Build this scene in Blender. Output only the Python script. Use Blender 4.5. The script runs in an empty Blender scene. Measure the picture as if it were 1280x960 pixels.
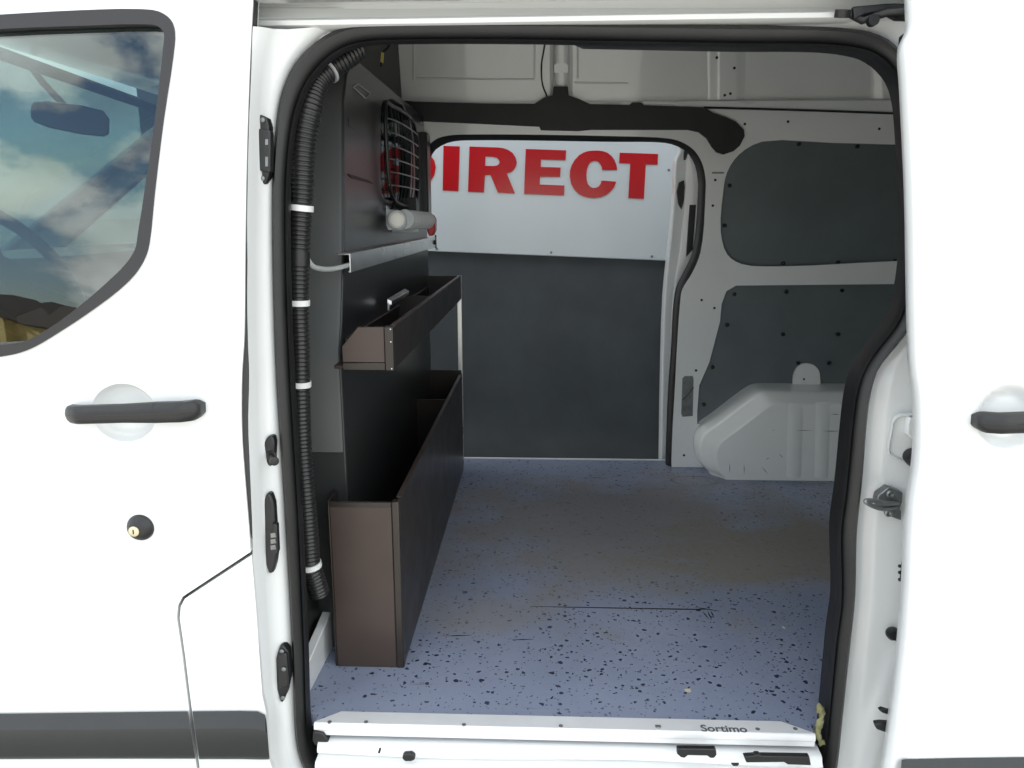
import bpy, bmesh, math, random
from mathutils import Vector, Matrix
from mathutils.geometry import delaunay_2d_cdt
R = math.radians
random.seed(4)
SC = bpy.context.scene
COL = SC.collection

# ------------------------------------------------------------------ camera
CAM = Vector((0.0, -1.365, 1.58)); FPX = 960.0
cd = bpy.data.cameras.new('camera'); cam = bpy.data.objects.new('camera', cd); COL.objects.link(cam)
cam.location = CAM; cam.rotation_euler = (R(90 - 12.34), 0, R(2.05))
cd.sensor_width = 36; cd.lens = 36 * FPX / 1280; cd.clip_start = .02; cd.clip_end = 2000
SC.camera = cam
ROT = cam.rotation_euler.to_matrix()

# ------------------------------------------------------------------ sky, sun, exposure
SUN_EL, SUN_AZ = R(52), R(-45)          # azimuth measured from +Y towards +X: sun stands ahead of the van
w = bpy.data.worlds.new('World'); SC.world = w; w.use_nodes = True
nt = w.node_tree; N = nt.nodes; L = nt.links
bg = N['Background']; bg.inputs[1].default_value = 0.12
sky = N.new('ShaderNodeTexSky'); sky.sky_type = 'NISHITA'; sky.sun_disc = False
sky.sun_elevation = SUN_EL; sky.sun_rotation = SUN_AZ
tc = N.new('ShaderNodeTexCoord')
mpn = N.new('ShaderNodeMapping'); mpn.inputs['Scale'].default_value = (1, 1, 1.35); mpn.inputs['Location'].default_value = (.35, .1, .0); L.new(tc.outputs['Generated'], mpn.inputs[0])
ns = N.new('ShaderNodeTexNoise'); ns.inputs['Scale'].default_value = 5.2; ns.inputs['Detail'].default_value = 9
ns.inputs['Roughness'].default_value = .56; L.new(mpn.outputs[0], ns.inputs['Vector'])
cr = N.new('ShaderNodeValToRGB'); cr.color_ramp.elements[0].position = .42; cr.color_ramp.elements[1].position = .50
L.new(ns.outputs[0], cr.inputs[0])
n2 = N.new('ShaderNodeTexNoise'); n2.inputs['Scale'].default_value = 5.5; n2.inputs['Detail'].default_value = 7; L.new(mpn.outputs[0], n2.inputs['Vector'])
c2 = N.new('ShaderNodeValToRGB'); c2.color_ramp.elements[0].position = .35; c2.color_ramp.elements[1].position = .65
c2.color_ramp.elements[0].color = (4.6, 4.75, 4.75, 1); c2.color_ramp.elements[1].color = (11.2, 11.45, 11.2, 1)
L.new(n2.outputs[0], c2.inputs[0])
mx = N.new('ShaderNodeMix'); mx.data_type = 'RGBA'
L.new(cr.outputs[0], mx.inputs[0]); L.new(sky.outputs[0], mx.inputs[6]); L.new(c2.outputs[0], mx.inputs[7])
L.new(mx.outputs[2], bg.inputs[0])
sd = bpy.data.lights.new('sun', 'SUN'); sd.energy = 3.6; sd.angle = R(.53); sd.color = (1, .95, .87)
so = bpy.data.objects.new('sun', sd); COL.objects.link(so)
sdir = Vector((math.sin(SUN_AZ) * math.cos(SUN_EL), math.cos(SUN_AZ) * math.cos(SUN_EL), math.sin(SUN_EL)))
so.rotation_euler = sdir.to_track_quat('Z', 'Y').to_euler(); so.location = (0, 0, 12)
SC.view_settings.view_transform = 'Standard'; SC.view_settings.look = 'None'
SC.view_settings.gamma = 1; SC.view_settings.use_curve_mapping = False
SC.view_settings.exposure = 1.42
SC.render.engine = 'CYCLES'
SC.cycles.max_bounces = 12; SC.cycles.diffuse_bounces = 6; SC.cycles.glossy_bounces = 5; SC.cycles.transparent_max_bounces = 12

# ------------------------------------------------------------------ pixel -> place helpers
FLOOR = .58
def ray(px, py): return ROT @ Vector(((px - 640) / FPX, -(py - 480) / FPX, -1))
def at(px, py, Y): d = ray(px, py); return CAM + d * ((Y - CAM.y) / d.y)
def atx(px, py, X): d = ray(px, py); return CAM + d * ((X - CAM.x) / d.x)
def atz(px, py, Z=FLOOR): d = ray(px, py); return CAM + d * ((Z - CAM.z) / d.z)
def interp(tab, v):
    if v <= tab[0][0]: a, b = tab[0], tab[1]
    elif v >= tab[-1][0]: a, b = tab[-2], tab[-1]
    else:
        for a, b in zip(tab, tab[1:]):
            if a[0] <= v <= b[0]: break
    return a[1] + (b[1] - a[1]) * (v - a[0]) / (b[0] - a[0])
def smooth(tab):                       # soft version of a piecewise profile
    return lambda z: sum(interp(tab, z + d) for d in (-.03, -.015, 0, .015, .03)) / 5
skin = smooth([(.2, -.03), (.45, -.068), (.75, -.085), (1.12, -.098), (1.17, -.086), (1.22, -.082), (1.45, -.066), (1.7, -.036), (2.0, .01), (2.4, .09)])
jamb = smooth([(.4, 0), (1.2, 0), (1.5, .022), (1.9, .08), (2.1, .11)])
farw = smooth([(.5, 1.64), (1.3, 1.64), (1.55, 1.63), (1.86, 1.6), (2.0, 1.585)])
uppw = smooth([(1.9, 1.635), (2.0, 1.625), (2.2, 1.58), (2.5, 1.47)])
def on(px, py, S, off=0):
    Y = S(1.4) + off
    for _ in range(14): p = at(px, py, Y); Y = S(p.z) + off
    return at(px, py, Y)
def spl(pts, n=5, closed=False):       # Catmull-Rom through points
    P = [Vector(p) for p in pts]; out = []; m = len(P)
    rng = range(m) if closed else range(m - 1)
    for i in rng:
        p0 = P[(i - 1) % m] if closed or i > 0 else P[0] * 2 - P[1]
        p1 = P[i]; p2 = P[(i + 1) % m]
        p3 = P[(i + 2) % m] if closed or i + 2 < m else P[-1] * 2 - P[-2]
        for k in range(n):
            t = k / n
            a = (p1 - p0).length ** .5 + 1e-6; b = (p2 - p1).length ** .5 + 1e-6; c = (p3 - p2).length ** .5 + 1e-6
            m1 = ((p1 - p0) / a - (p2 - p0) / (a + b) + (p2 - p1) / b) * b
            m2 = ((p2 - p1) / b - (p3 - p1) / (b + c) + (p3 - p2) / c) * b
            t2, t3 = t * t, t * t * t
            out.append(p1 * (2 * t3 - 3 * t2 + 1) + m1 * (t3 - 2 * t2 + t) + p2 * (3 * t2 - 2 * t3) + m2 * (t3 - t2))
    if not closed: out.append(P[-1])
    return out
def resample(P, n, closed=False):
    Q = [Vector(p) for p in P] + ([Vector(P[0])] if closed else [])
    d = [0]
    for a, b in zip(Q, Q[1:]): d.append(d[-1] + (b - a).length)
    out = []; m = n if closed else n - 1
    j = 0
    for i in range(n):
        t = d[-1] * i / m
        while j < len(d) - 2 and d[j + 1] < t: j += 1
        out.append(Q[j].lerp(Q[j + 1], (t - d[j]) / max(1e-9, d[j + 1] - d[j])))
    return out

# ------------------------------------------------------------------ materials
MATS = {}
def mat(name, col, rough=.5, metal=0, var=.06, vscale=6., bump=0, bscale=200., coat=0, spec=.5, rvar=.0, dirt=0, dirtcol=(.12, .1, .075)):
    m = bpy.data.materials.new(name); m.use_nodes = True; MATS[name] = m
    n = m.node_tree.nodes; l = m.node_tree.links; b = n['Principled BSDF']
    b.inputs['Roughness'].default_value = rough; b.inputs['Metallic'].default_value = metal
    b.inputs['Coat Weight'].default_value = coat; b.inputs['Coat Roughness'].default_value = .06
    b.inputs['Specular IOR Level'].default_value = spec
    g = n.new('ShaderNodeNewGeometry')
    t = n.new('ShaderNodeTexNoise'); t.inputs['Scale'].default_value = vscale; t.inputs['Detail'].default_value = 5
    l.new(g.outputs['Position'], t.inputs['Vector'])
    r = n.new('ShaderNodeValToRGB'); r.color_ramp.elements[0].position = .3; r.color_ramp.elements[1].position = .7
    r.color_ramp.elements[0].color = tuple(c * (1 - var) for c in col) + (1,)
    r.color_ramp.elements[1].color = tuple(min(1, c * (1 + var)) for c in col) + (1,)
    l.new(t.outputs[0], r.inputs[0]); out = r.outputs[0]
    if dirt:
        t2 = n.new('ShaderNodeTexNoise'); t2.inputs['Scale'].default_value = 9; t2.inputs['Detail'].default_value = 8; t2.inputs['Roughness'].default_value = .7
        l.new(g.outputs['Position'], t2.inputs['Vector'])
        r2 = n.new('ShaderNodeValToRGB'); r2.color_ramp.elements[0].position = .5; r2.color_ramp.elements[1].position = .8
        r2.color_ramp.elements[1].color = (dirt, dirt, dirt, 1); r2.color_ramp.elements[0].color = (0, 0, 0, 1)
        l.new(t2.outputs[0], r2.inputs[0])
        x = n.new('ShaderNodeMix'); x.data_type = 'RGBA'; l.new(r2.outputs[0], x.inputs[0]); l.new(out, x.inputs[6]); x.inputs[7].default_value = dirtcol + (1,)
        out = x.outputs[2]
    l.new(out, b.inputs['Base Color'])
    if rvar:
        t3 = n.new('ShaderNodeTexNoise'); t3.inputs['Scale'].default_value = 14; t3.inputs['Detail'].default_value = 6
        l.new(g.outputs['Position'], t3.inputs['Vector'])
        mr = n.new('ShaderNodeMapRange'); mr.inputs[3].default_value = max(.02, rough - rvar); mr.inputs[4].default_value = min(1, rough + rvar)
        l.new(t3.outputs[0], mr.inputs[0]); l.new(mr.outputs[0], b.inputs['Roughness'])
    if bump:
        t4 = n.new('ShaderNodeTexNoise'); t4.inputs['Scale'].default_value = bscale; t4.inputs['Detail'].default_value = 3
        l.new(g.outputs['Position'], t4.inputs['Vector'])
        bp = n.new('ShaderNodeBump'); bp.inputs['Strength'].default_value = bump; bp.inputs['Distance'].default_value = .002
        l.new(t4.outputs[0], bp.inputs['Height']); l.new(bp.outputs[0], b.inputs['Normal'])
    return m
white = mat('white_paint', (.75, .765, .76), .28, var=.008, coat=.5, rvar=.0)
inner = mat('interior_white_paint', (.81, .825, .80), .24, var=.015, coat=.7, rvar=.04, dirt=.09, dirtcol=(.4, .38, .33))
rubber = mat('black_rubber', (.0085, .0085, .0088), .45, var=.2, vscale=20, bump=.15, bscale=400, rvar=.1)
gasket = mat('window_rubber', (.019, .0175, .019), .45, var=.1, rvar=.1)
trim = mat('grey_plastic_moulding', (.022, .0235, .024), .42, var=.08, bump=.12, bscale=700, rvar=.06)
plastic = mat('black_plastic', (.012, .0125, .013), .38, var=.15, bump=.1, bscale=500, rvar=.1)
handle_m = mat('handle_plastic', (.011, .011, .0115), .35, var=.1, bump=.08, bscale=900)
liner = mat('grey_lining_board', (.128, .152, .155), .42, var=.09, vscale=7, bump=.12, bscale=260, rvar=.1, dirt=.12, dirtcol=(.2, .2, .19))
bulk = mat('bulkhead_grey_paint', (.03, .032, .033), .3, var=.05, vscale=3, bump=.012, bscale=120, rvar=.0)
bgrey = mat('grey_trim', (.085, .09, .09), .5, var=.05, bump=.05, bscale=300)
black = mat('black_trim', (.010, .010, .010), .55, var=.3, vscale=14, bump=.25, bscale=220)
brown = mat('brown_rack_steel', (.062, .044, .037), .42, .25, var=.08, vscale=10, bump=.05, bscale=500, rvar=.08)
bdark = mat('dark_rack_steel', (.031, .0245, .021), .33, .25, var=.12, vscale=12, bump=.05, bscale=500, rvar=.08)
alu = mat('aluminium', (.72, .73, .72), .3, 1, var=.05, vscale=12, rvar=.1)
alup = mat('worn_aluminium', (.78, .79, .8), .5, .25, var=.06, vscale=18, rvar=.12, dirt=.25, dirtcol=(.35, .32, .27))
steel = mat('dull_steel', (.22, .23, .23), .38, .7, var=.15, vscale=60, rvar=.12)
tie = mat('white_cable_tie', (.72, .73, .72), .35, var=.03)
greyp = mat('grey_plastic', (.42, .44, .44), .42, var=.05, bump=.05, bscale=500)
lens_m = mat('cream_lens', (.75, .73, .66), .35, var=.03)
redp = mat('red_plastic', (.42, .02, .02), .32, var=.06)
hosem = mat('hose_plastic', (.017, .017, .0175), .3, var=.1)
yellow = mat('yellow_tag', (.55, .48, .1), .6, var=.1)
foam = mat('yellow_foam', (.21, .205, .10), .9, var=.3, vscale=70, bump=.6, bscale=150)
brass = mat('brass', (.68, .62, .42), .35, .7, var=.06, vscale=80)
wallm = mat('wall_grey_render', (.052, .061, .068), .55, var=.14, vscale=5, bump=.25, bscale=160, rvar=.1)
signm = mat('sign_white', (.57, .615, .635), .22, var=.012, rvar=.04)
letter = mat('sign_red_vinyl', (.44, .004, .009), .22, var=.05, vscale=3)
dash_m = mat('dashboard_plastic', (.02, .022, .024), .6, var=.1, bump=.1, bscale=400)
mirror_m = mat('mirror_shell', (.05, .05, .05), .5)
ink = mat('grey_print', (.10, .10, .11), .5)
asphalt = mat('pale_concrete', (.36, .35, .33), .9, var=.25, vscale=3, bump=.6, bscale=90)
housem = mat('yellow_house_render', (.55, .42, .18), .85, var=.08)
roofm = mat('dark_roof_tiles', (.07, .055, .05), .8, var=.2, vscale=2)
bark = mat('bark', (.08, .06, .045), .9, var=.3)
leafm = mat('leaf', (.035, .06, .02), .6, var=.35, vscale=1.2)

def glassmat(name, tint, f=1.7):
    m = bpy.data.materials.new(name); m.use_nodes = True; n = m.node_tree.nodes; l = m.node_tree.links
    n.remove(n['Principled BSDF']); o = n['Material Output']
    tr = n.new('ShaderNodeBsdfTransparent'); tr.inputs[0].default_value = tint + (1,)
    gl = n.new('ShaderNodeBsdfGlossy'); gl.inputs['Roughness'].default_value = .0
    fr = n.new('ShaderNodeFresnel'); fr.inputs[0].default_value = 1.5
    mu = n.new('ShaderNodeMath'); mu.operation = 'MULTIPLY'; mu.inputs[1].default_value = f; mu.use_clamp = True; l.new(fr.outputs[0], mu.inputs[0])
    ms = n.new('ShaderNodeMixShader'); l.new(mu.outputs[0], ms.inputs[0]); l.new(tr.outputs[0], ms.inputs[1]); l.new(gl.outputs[0], ms.inputs[2])
    l.new(ms.outputs[0], o.inputs['Surface']); return m
pane_m = glassmat('guard_pane_glass', (.5, .55, .55), .45)
glass = glassmat('tinted_glass', (.40, .49, .48), 2.3)

RX, RY = atz(868, 601)[:2]
def floormat():
    m = bpy.data.materials.new('speckled_floor'); m.use_nodes = True; n = m.node_tree.nodes; l = m.node_tree.links; b = n['Principled BSDF']
    g = n.new('ShaderNodeNewGeometry'); P = g.outputs['Position']
    def noise(scale, detail=4, rough=.5, vec=P):
        t = n.new('ShaderNodeTexNoise'); t.inputs['Scale'].default_value = scale; t.inputs['Detail'].default_value = detail; t.inputs['Roughness'].default_value = rough
        l.new(vec, t.inputs['Vector']); return t
    def math_(op, a, b_=None, clamp=False):
        t = n.new('ShaderNodeMath'); t.operation = op; t.use_clamp = clamp
        for i, v in enumerate((a, b_)):
            if v is None: continue
            if isinstance(v, (int, float)): t.inputs[i].default_value = v
            else: l.new(v, t.inputs[i])
        return t.outputs[0]
    def mixc(f, a, c):
        t = n.new('ShaderNodeMix'); t.data_type = 'RGBA'
        l.new(f, t.inputs[0])
        for i, v in ((6, a), (7, c)):
            if isinstance(v, tuple): t.inputs[i].default_value = v + (1,)
            else: l.new(v, t.inputs[i])
        return t.outputs[2]
    def ramp(v, lo, hi):
        t = n.new('ShaderNodeMapRange'); t.inputs[1].default_value = lo; t.inputs[2].default_value = hi; l.new(v, t.inputs[0]); return t.outputs[0]
    # wobble so that the flakes are ragged
    wv = noise(90, 2); sc = n.new('ShaderNodeVectorMath'); sc.operation = 'SCALE'; sc.inputs[3].default_value = .014
    l.new(wv.outputs['Color'], sc.inputs[0])
    ad = n.new('ShaderNodeVectorMath'); l.new(P, ad.inputs[0]); l.new(sc.outputs[0], ad.inputs[1]); WP = ad.outputs[0]
    def flakes(scale, thr, keep):
        v = n.new('ShaderNodeTexVoronoi'); v.inputs['Scale'].default_value = scale; v.inputs['Randomness'].default_value = 1; l.new(WP, v.inputs['Vector'])
        s = n.new('ShaderNodeSeparateColor'); l.new(v.outputs['Color'], s.inputs[0])
        size = math_('MULTIPLY', s.outputs[1], thr)
        a = math_('LESS_THAN', v.outputs['Distance'], size)
        k = math_('LESS_THAN', s.outputs[0], keep)
        return math_('MULTIPLY', a, k), s.outputs[2]
    f1, c1 = flakes(52, .34, .2); f2, c2_ = flakes(80, .40, .34); f3, c3 = flakes(140, .45, .34)
    base = mixc(ramp(noise(3, 5).outputs[0], .35, .65), (.215, .25, .345), (.255, .29, .39))
    dark = mixc(ramp(noise(40, 2).outputs[0], .4, .6), (.012, .016, .035), (.03, .038, .075))
    c = mixc(math_('MULTIPLY', f3, .7), base, dark); c = mixc(f2, c, dark); c = mixc(f1, c, dark)
    lf, lc = flakes(21, .22, .028)
    c = mixc(lf, c, (.55, .5, .33))
    # walked-in dirt: a broad worn patch with a ragged edge, and scuffs
    xyz = n.new('ShaderNodeSeparateXYZ'); l.new(P, xyz.inputs[0])
    def blob(cx, cy, rx, ry):
        a = math_('DIVIDE', math_('SUBTRACT', xyz.outputs[0], cx), rx); q = math_('DIVIDE', math_('SUBTRACT', xyz.outputs[1], cy), ry)
        return math_('SQRT', math_('ADD', math_('MULTIPLY', a, a), math_('MULTIPLY', q, q)))
    nz = noise(5, 8, .62).outputs[0]; nzz = math_('MULTIPLY', math_('SUBTRACT', nz, .5), 2.3)
    d1 = ramp(math_('ADD', blob(.30, 1.02, .72, .52), nzz), 1.2, .5)
    d2 = ramp(math_('ADD', blob(-.12, .42, .22, .13), nzz), 1.1, .4)
    d3 = ramp(math_('ADD', blob(.72, .86, .62, .27), nzz), 1.15, .6)
    fine = ramp(noise(38, 6, .7).outputs[0], .25, .7)
    dirt = math_('MULTIPLY', math_('MAXIMUM', math_('MAXIMUM', math_('MULTIPLY', d1, .78), math_('MULTIPLY', d2, .55)), d3), math_('ADD', math_('MULTIPLY', fine, .35), .68), True)
    c = mixc(math_('MULTIPLY', dirt, .9), c, (.25, .22, .17))
    rs = blob(RX, RY, .085, .052); ring_ = ramp(math_('ABSOLUTE', math_('SUBTRACT', math_('ADD', rs, math_('MULTIPLY', nzz, .12)), 1)), .16, .02)
    c = mixc(math_('MULTIPLY', ring_, math_('MULTIPLY', ramp(noise(9, 3).outputs[0], .4, .6), .5)), c, (.05, .05, .05))
    rust = ramp(noise(26, 7, .75).outputs[0], .62, .72)
    c = mixc(math_('MULTIPLY', math_('MULTIPLY', rust, dirt), .55), c, (.11, .075, .045))
    # streaks left by sliding loads
    mp = n.new('ShaderNodeMapping'); mp.inputs['Scale'].default_value = (2.2, 26, 1); l.new(P, mp.inputs[0])
    st = ramp(noise(2.4, 7, .7, mp.outputs[0]).outputs[0], .64, .74)
    c = mixc(math_('MULTIPLY', st, .45), c, (.05, .048, .045))
    l.new(c, b.inputs['Base Color'])
    l.new(math_('ADD', math_('MULTIPLY', dirt, .28), .36), b.inputs['Roughness'])
    bp = n.new('ShaderNodeBump'); bp.inputs['Strength'].default_value = .25; bp.inputs['Distance'].default_value = .002
    l.new(noise(260, 3).outputs[0], bp.inputs['Height']); l.new(bp.outputs[0], b.inputs['Normal'])
    return m
floorm = floormat()

# ------------------------------------------------------------------ object helpers
def thing(name, label, cat, loc, group=None):
    o = bpy.data.objects.new(name, None); COL.objects.link(o); o.location = loc; o.empty_display_size = .1
    o['label'] = label; o['category'] = cat
    if group: o['group'] = group
    return o
def wloc(o):
    v = Vector(o.location)
    while o.parent: o = o.parent; v += o.location
    return v
def build(name, bm, m, parent=None, sharp=35, bevel=0, seg=2, label=None, cat=None, group=None, kind=None, recalc=True):
    if recalc: bmesh.ops.recalc_face_normals(bm, faces=bm.faces)
    me = bpy.data.meshes.new(name)
    xs = [v.co for v in bm.verts]
    c = Vector(((min(v.x for v in xs) + max(v.x for v in xs)) / 2, (min(v.y for v in xs) + max(v.y for v in xs)) / 2, min(v.z for v in xs)))
    for v in bm.verts: v.co -= c
    for f in bm.faces: f.smooth = True
    bm.to_mesh(me); bm.free()
    me.set_sharp_from_angle(angle=R(sharp))
    me.materials.append(m)
    o = bpy.data.objects.new(name, me); COL.objects.link(o)
    if parent: o.parent = parent; o.location = c - wloc(parent)
    else: o.location = c
    if bevel:
        b = o.modifiers.new('bevel', 'BEVEL'); b.width = bevel; b.segments = seg; b.limit_method = 'ANGLE'; b.angle_limit = R(50); b.harden_normals = False
    if label: o['label'] = label
    if cat: o['category'] = cat
    if group: o['group'] = group
    if kind: o['kind'] = kind
    return o
def twin(o, wpos, parent):              # a copy sharing mesh data, its base at wpos
    c = o.copy(); COL.objects.link(c); c.parent = parent; c.location = Vector(wpos) - wloc(parent); return c
def box(bm, lo, hi, M=None):
    vs = [bm.verts.new((x, y, z)) for x in (lo[0], hi[0]) for y in (lo[1], hi[1]) for z in (lo[2], hi[2])]
    for f in ((0, 1, 3, 2), (4, 6, 7, 5), (0, 4, 5, 1), (2, 3, 7, 6), (0, 2, 6, 4), (1, 5, 7, 3)): bm.faces.new([vs[i] for i in f])
    if M:
        for v in vs: v.co = M @ v.co
def boxo(name, lo, hi, m, parent, bevel=.002, M=None, **k):
    bm = bmesh.new(); box(bm, lo, hi, M); return build(name, bm, m, parent, bevel=bevel, **k)
def prism(bm, pts, vec):
    vec = Vector(vec); a = [bm.verts.new(Vector(p)) for p in pts]; b = [bm.verts.new(Vector(p) + vec) for p in pts]; n = len(a)
    bm.faces.new(a); bm.faces.new(b[::-1])
    for i in range(n): bm.faces.new((a[i], b[i], b[(i + 1) % n], a[(i + 1) % n]))
def prismo(name, pts, vec, m, parent, bevel=.002, **k):
    bm = bmesh.new(); prism(bm, pts, vec); return build(name, bm, m, parent, bevel=bevel, **k)
def loft(bm, rows, closed=False, caps=False):
    V = [[bm.verts.new(Vector(p)) for p in r] for r in rows]
    n = len(V[0])
    for a, b in zip(V, V[1:]):
        for i in range(n if closed else n - 1):
            j = (i + 1) % n
            bm.faces.new((a[i], a[j], b[j], b[i]))
    if caps: bm.faces.new(V[0][::-1]); bm.faces.new(V[-1])
    return V
def ring(c, axis, r, n=20, r2=None):
    axis = Vector(axis).normalized(); u = axis.orthogonal().normalized(); v = axis.cross(u)
    return [Vector(c) + u * r * math.cos(2 * math.pi * i / n) + v * (r2 or r) * math.sin(2 * math.pi * i / n) for i in range(n)]
def lathe(bm, c, axis, prof, n=24):     # prof: (distance along axis, radius)
    axis = Vector(axis).normalized(); loft(bm, [ring(Vector(c) + axis * a, axis, max(r, 1e-4), n) for a, r in prof], True, True)
def latheo(name, c, axis, prof, m, parent, n=24, **k):
    bm = bmesh.new(); lathe(bm, c, axis, prof, n); return build(name, bm, m, parent, **k)
def tube(bm, path, r, n=10, caps=True):
    P = [Vector(p) for p in path]; rows = []; up = None
    for i, p in enumerate(P):
        t = (P[min(i + 1, len(P) - 1)] - P[max(i - 1, 0)]).normalized()
        if up is None: up = t.orthogonal().normalized()
        up = (up - t * up.dot(t)).normalized(); v = t.cross(up); rr = r(i) if callable(r) else r
        rows.append([p + (up * math.cos(2 * math.pi * k / n) + v * math.sin(2 * math.pi * k / n)) * rr for k in range(n)])
    loft(bm, rows, True, caps)
def tubeo(name, path, r, m, parent=None, n=10, **k):
    bm = bmesh.new(); tube(bm, path, r, n); return build(name, bm, m, parent, sharp=60, **k)
def inside(p, poly):
    x, y = p[0], p[1]; c = False; n = len(poly)
    for i in range(n):
        a = poly[i]; b = poly[i - 1]
        if (a[1] > y) != (b[1] > y) and x < (b[0] - a[0]) * (y - a[1]) / (b[1] - a[1]) + a[0]: c = not c
    return c
def dense(poly, step):
    out = []
    for i, a in enumerate(poly):
        b = poly[(i + 1) % len(poly)]; a = Vector(a); b = Vector(b); k = max(1, int((b - a).length / step))
        out += [a.lerp(b, t / k) for t in range(k)]
    return out
def sheet(bm, outer, holes, front, back, step=.05):
    """plate with holes: outlines in (u,v); front/back map (u,v) to space"""
    loops = [dense(l, step) for l in [outer] + list(holes)]
    V = []; E = []
    for l in loops:
        s = len(V); V += [Vector((p[0], p[1])) for p in l]; E += [(s + i, s + (i + 1) % len(l)) for i in range(len(l))]
    us = [p[0] for p in outer]; vs = [p[1] for p in outer]
    u = min(us) + step / 2
    while u < max(us):
        v = min(vs) + step / 2
        while v < max(vs):
            if inside((u, v), loops[0]) and not any(inside((u, v), h) for h in loops[1:]):
                if min((Vector((u, v)) - q).length_squared for q in V[:len(E)]) > (step * .45) ** 2: V.append(Vector((u, v)))
            v += step
        u += step
    r = delaunay_2d_cdt(V, E, [], 0, 1e-6); C, F = r[0], r[2]
    T = []
    for f in F:
        c = sum((C[i] for i in f), Vector((0, 0))) / len(f)
        if inside(c, loops[0]) and not any(inside(c, h) for h in loops[1:]): T.append(f)
    A = [bm.verts.new(front(p[0], p[1])) for p in C]; B = [bm.verts.new(back(p[0], p[1])) for p in C]
    cnt = {}
    for f in T:
        bm.faces.new([A[i] for i in f]); bm.faces.new([B[i] for i in f][::-1])
        for i in range(len(f)):
            a, b = f[i], f[(i + 1) % len(f)]
            cnt.setdefault((min(a, b), max(a, b)), []).append((a, b))
    for k, e in cnt.items():
        if len(e) == 1: a, b = e[0]; bm.faces.new((A[b], A[a], B[a], B[b]))
    bmesh.ops.delete(bm, geom=[v for v in bm.verts if not v.link_faces], context='VERTS')
def px(pts, S, off=0):                  # pixel outline -> (x,z) on the surface y=S(z)+off
    return [(p.x, p.z) for p in (on(a[0], a[1], S, off) for a in pts)]
def sideplate(name, outer, holes, S, off, thick, m, parent, step=.05, bevel=0, **k):
    bm = bmesh.new()
    sheet(bm, outer, holes, lambda u, v: Vector((u, S(v) + off, v)), lambda u, v: Vector((u, S(v) + off + thick, v)), step)
    return build(name, bm, m, parent, bevel=bevel, sharp=40, **k)

# ================================================================== SETTING
bm = bmesh.new(); loft(bm, [[(-400, y, 0), (-60, y, 0), (60, y, 0), (400, y, 0)] for y in (-400, -60, 60, 400)])
build('ground', bm, asphalt, kind='structure', recalc=True)

# ================================================================== VAN
van = thing('van', 'white panel van with both sliding side doors open and a speckled blue floor', 'van', (0, .86, 0))
XR = 2.12                                # rear end of the load space
# ---- front door
door_edge = [(320, -60), (316, 0), (312, 80), (308, 200), (306, 330), (305, 420), (302, 470), (302, 540), (306, 600), (311, 660), (313, 690)]
door_low = [(228, 746), (222.5, 757), (221, 772), (228, 820), (236, 885), (240, 915), (246, 960), (252, 1060), (-420, 1060), (-420, -60)]
win_o = [(-380, 60), (-200, 32), (0, 19), (100, 13.5), (175, 12), (200, 15), (214, 25), (219, 40), (217, 70), (205, 150), (194, 240), (187, 305), (182, 322), (170, 342), (150, 362), (110, 392), (75, 415), (45, 433), (25, 441), (0, 446), (-120, 462), (-330, 480)]
win_i = [(-370, 84), (-200, 52), (0, 37), (100, 33), (178, 31), (198, 33), (206, 42), (205, 62), (195, 150), (182, 240), (174, 290), (170, 312), (160, 328), (135, 353), (100, 383), (60, 412), (30, 427), (0, 432), (-120, 446), (-325, 462)]
Do = px([tuple(p) for p in spl(door_edge, 4)] + door_low, skin); WO = px([tuple(p) for p in spl(win_o, 3, True)], skin); WI = px([tuple(p) for p in spl(win_i, 3, True)], skin)
hrec = on(155, 516, skin)
def skin_h(z): return skin(z)
bm = bmesh.new()
CUP = [(hrec.x + .058 * math.cos(i * math.pi / 24), hrec.z + .052 * math.sin(i * math.pi / 24)) for i in range(48)]
sheet(bm, Do, [WO, CUP], lambda u, v: Vector((u, skin(v), v)), lambda u, v: Vector((u, skin(v) + .03, v)), .03)
fdoor = build('front_door', bm, white, van, sharp=50)
fdoor['label'] = 'white front door with a black handle and a round lock below it'
bm = bmesh.new(); loft(bm, [[Vector((hrec.x + (u - hrec.x) * k, skin(v) * (1 if k > .99 else 0) + (0 if k > .99 else skin(hrec.z + (v - hrec.z) * k)) + o, hrec.z + (v - hrec.z) * k)) for u, v in CUP] for k, o in ((1.0, .0), (.985, .002), (.95, .007), (.88, .014), (.78, .018), (.6, .0205), (.3, .0215), (.02, .022))], True); build('handle_cup', bm, white, fdoor, sharp=50)
sideplate('window_rubber', WO, [WI], skin, -.004, .03, gasket, fdoor, .05, .003)
sideplate('window_glass', [(p[0], p[1]) for p in WI], [], skin, .012, .004, glass, fdoor, .08)
# narrow black edge rubber of the door
eo = [(p[0] - 1, p[1]) for p in door_edge[:-1]]; ei = [(320, -60), (317.5, 0), (314, 80), (310, 200), (308.5, 330), (309, 420), (310.5, 470), (310.5, 540), (313, 600), (315, 660), (315.5, 674)]
sideplate('edge_rubber', px(spl(eo, 4) + spl(ei, 4)[::-1], skin, .004), [], skin, .004, .02, gasket, fdoor, .03)
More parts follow.
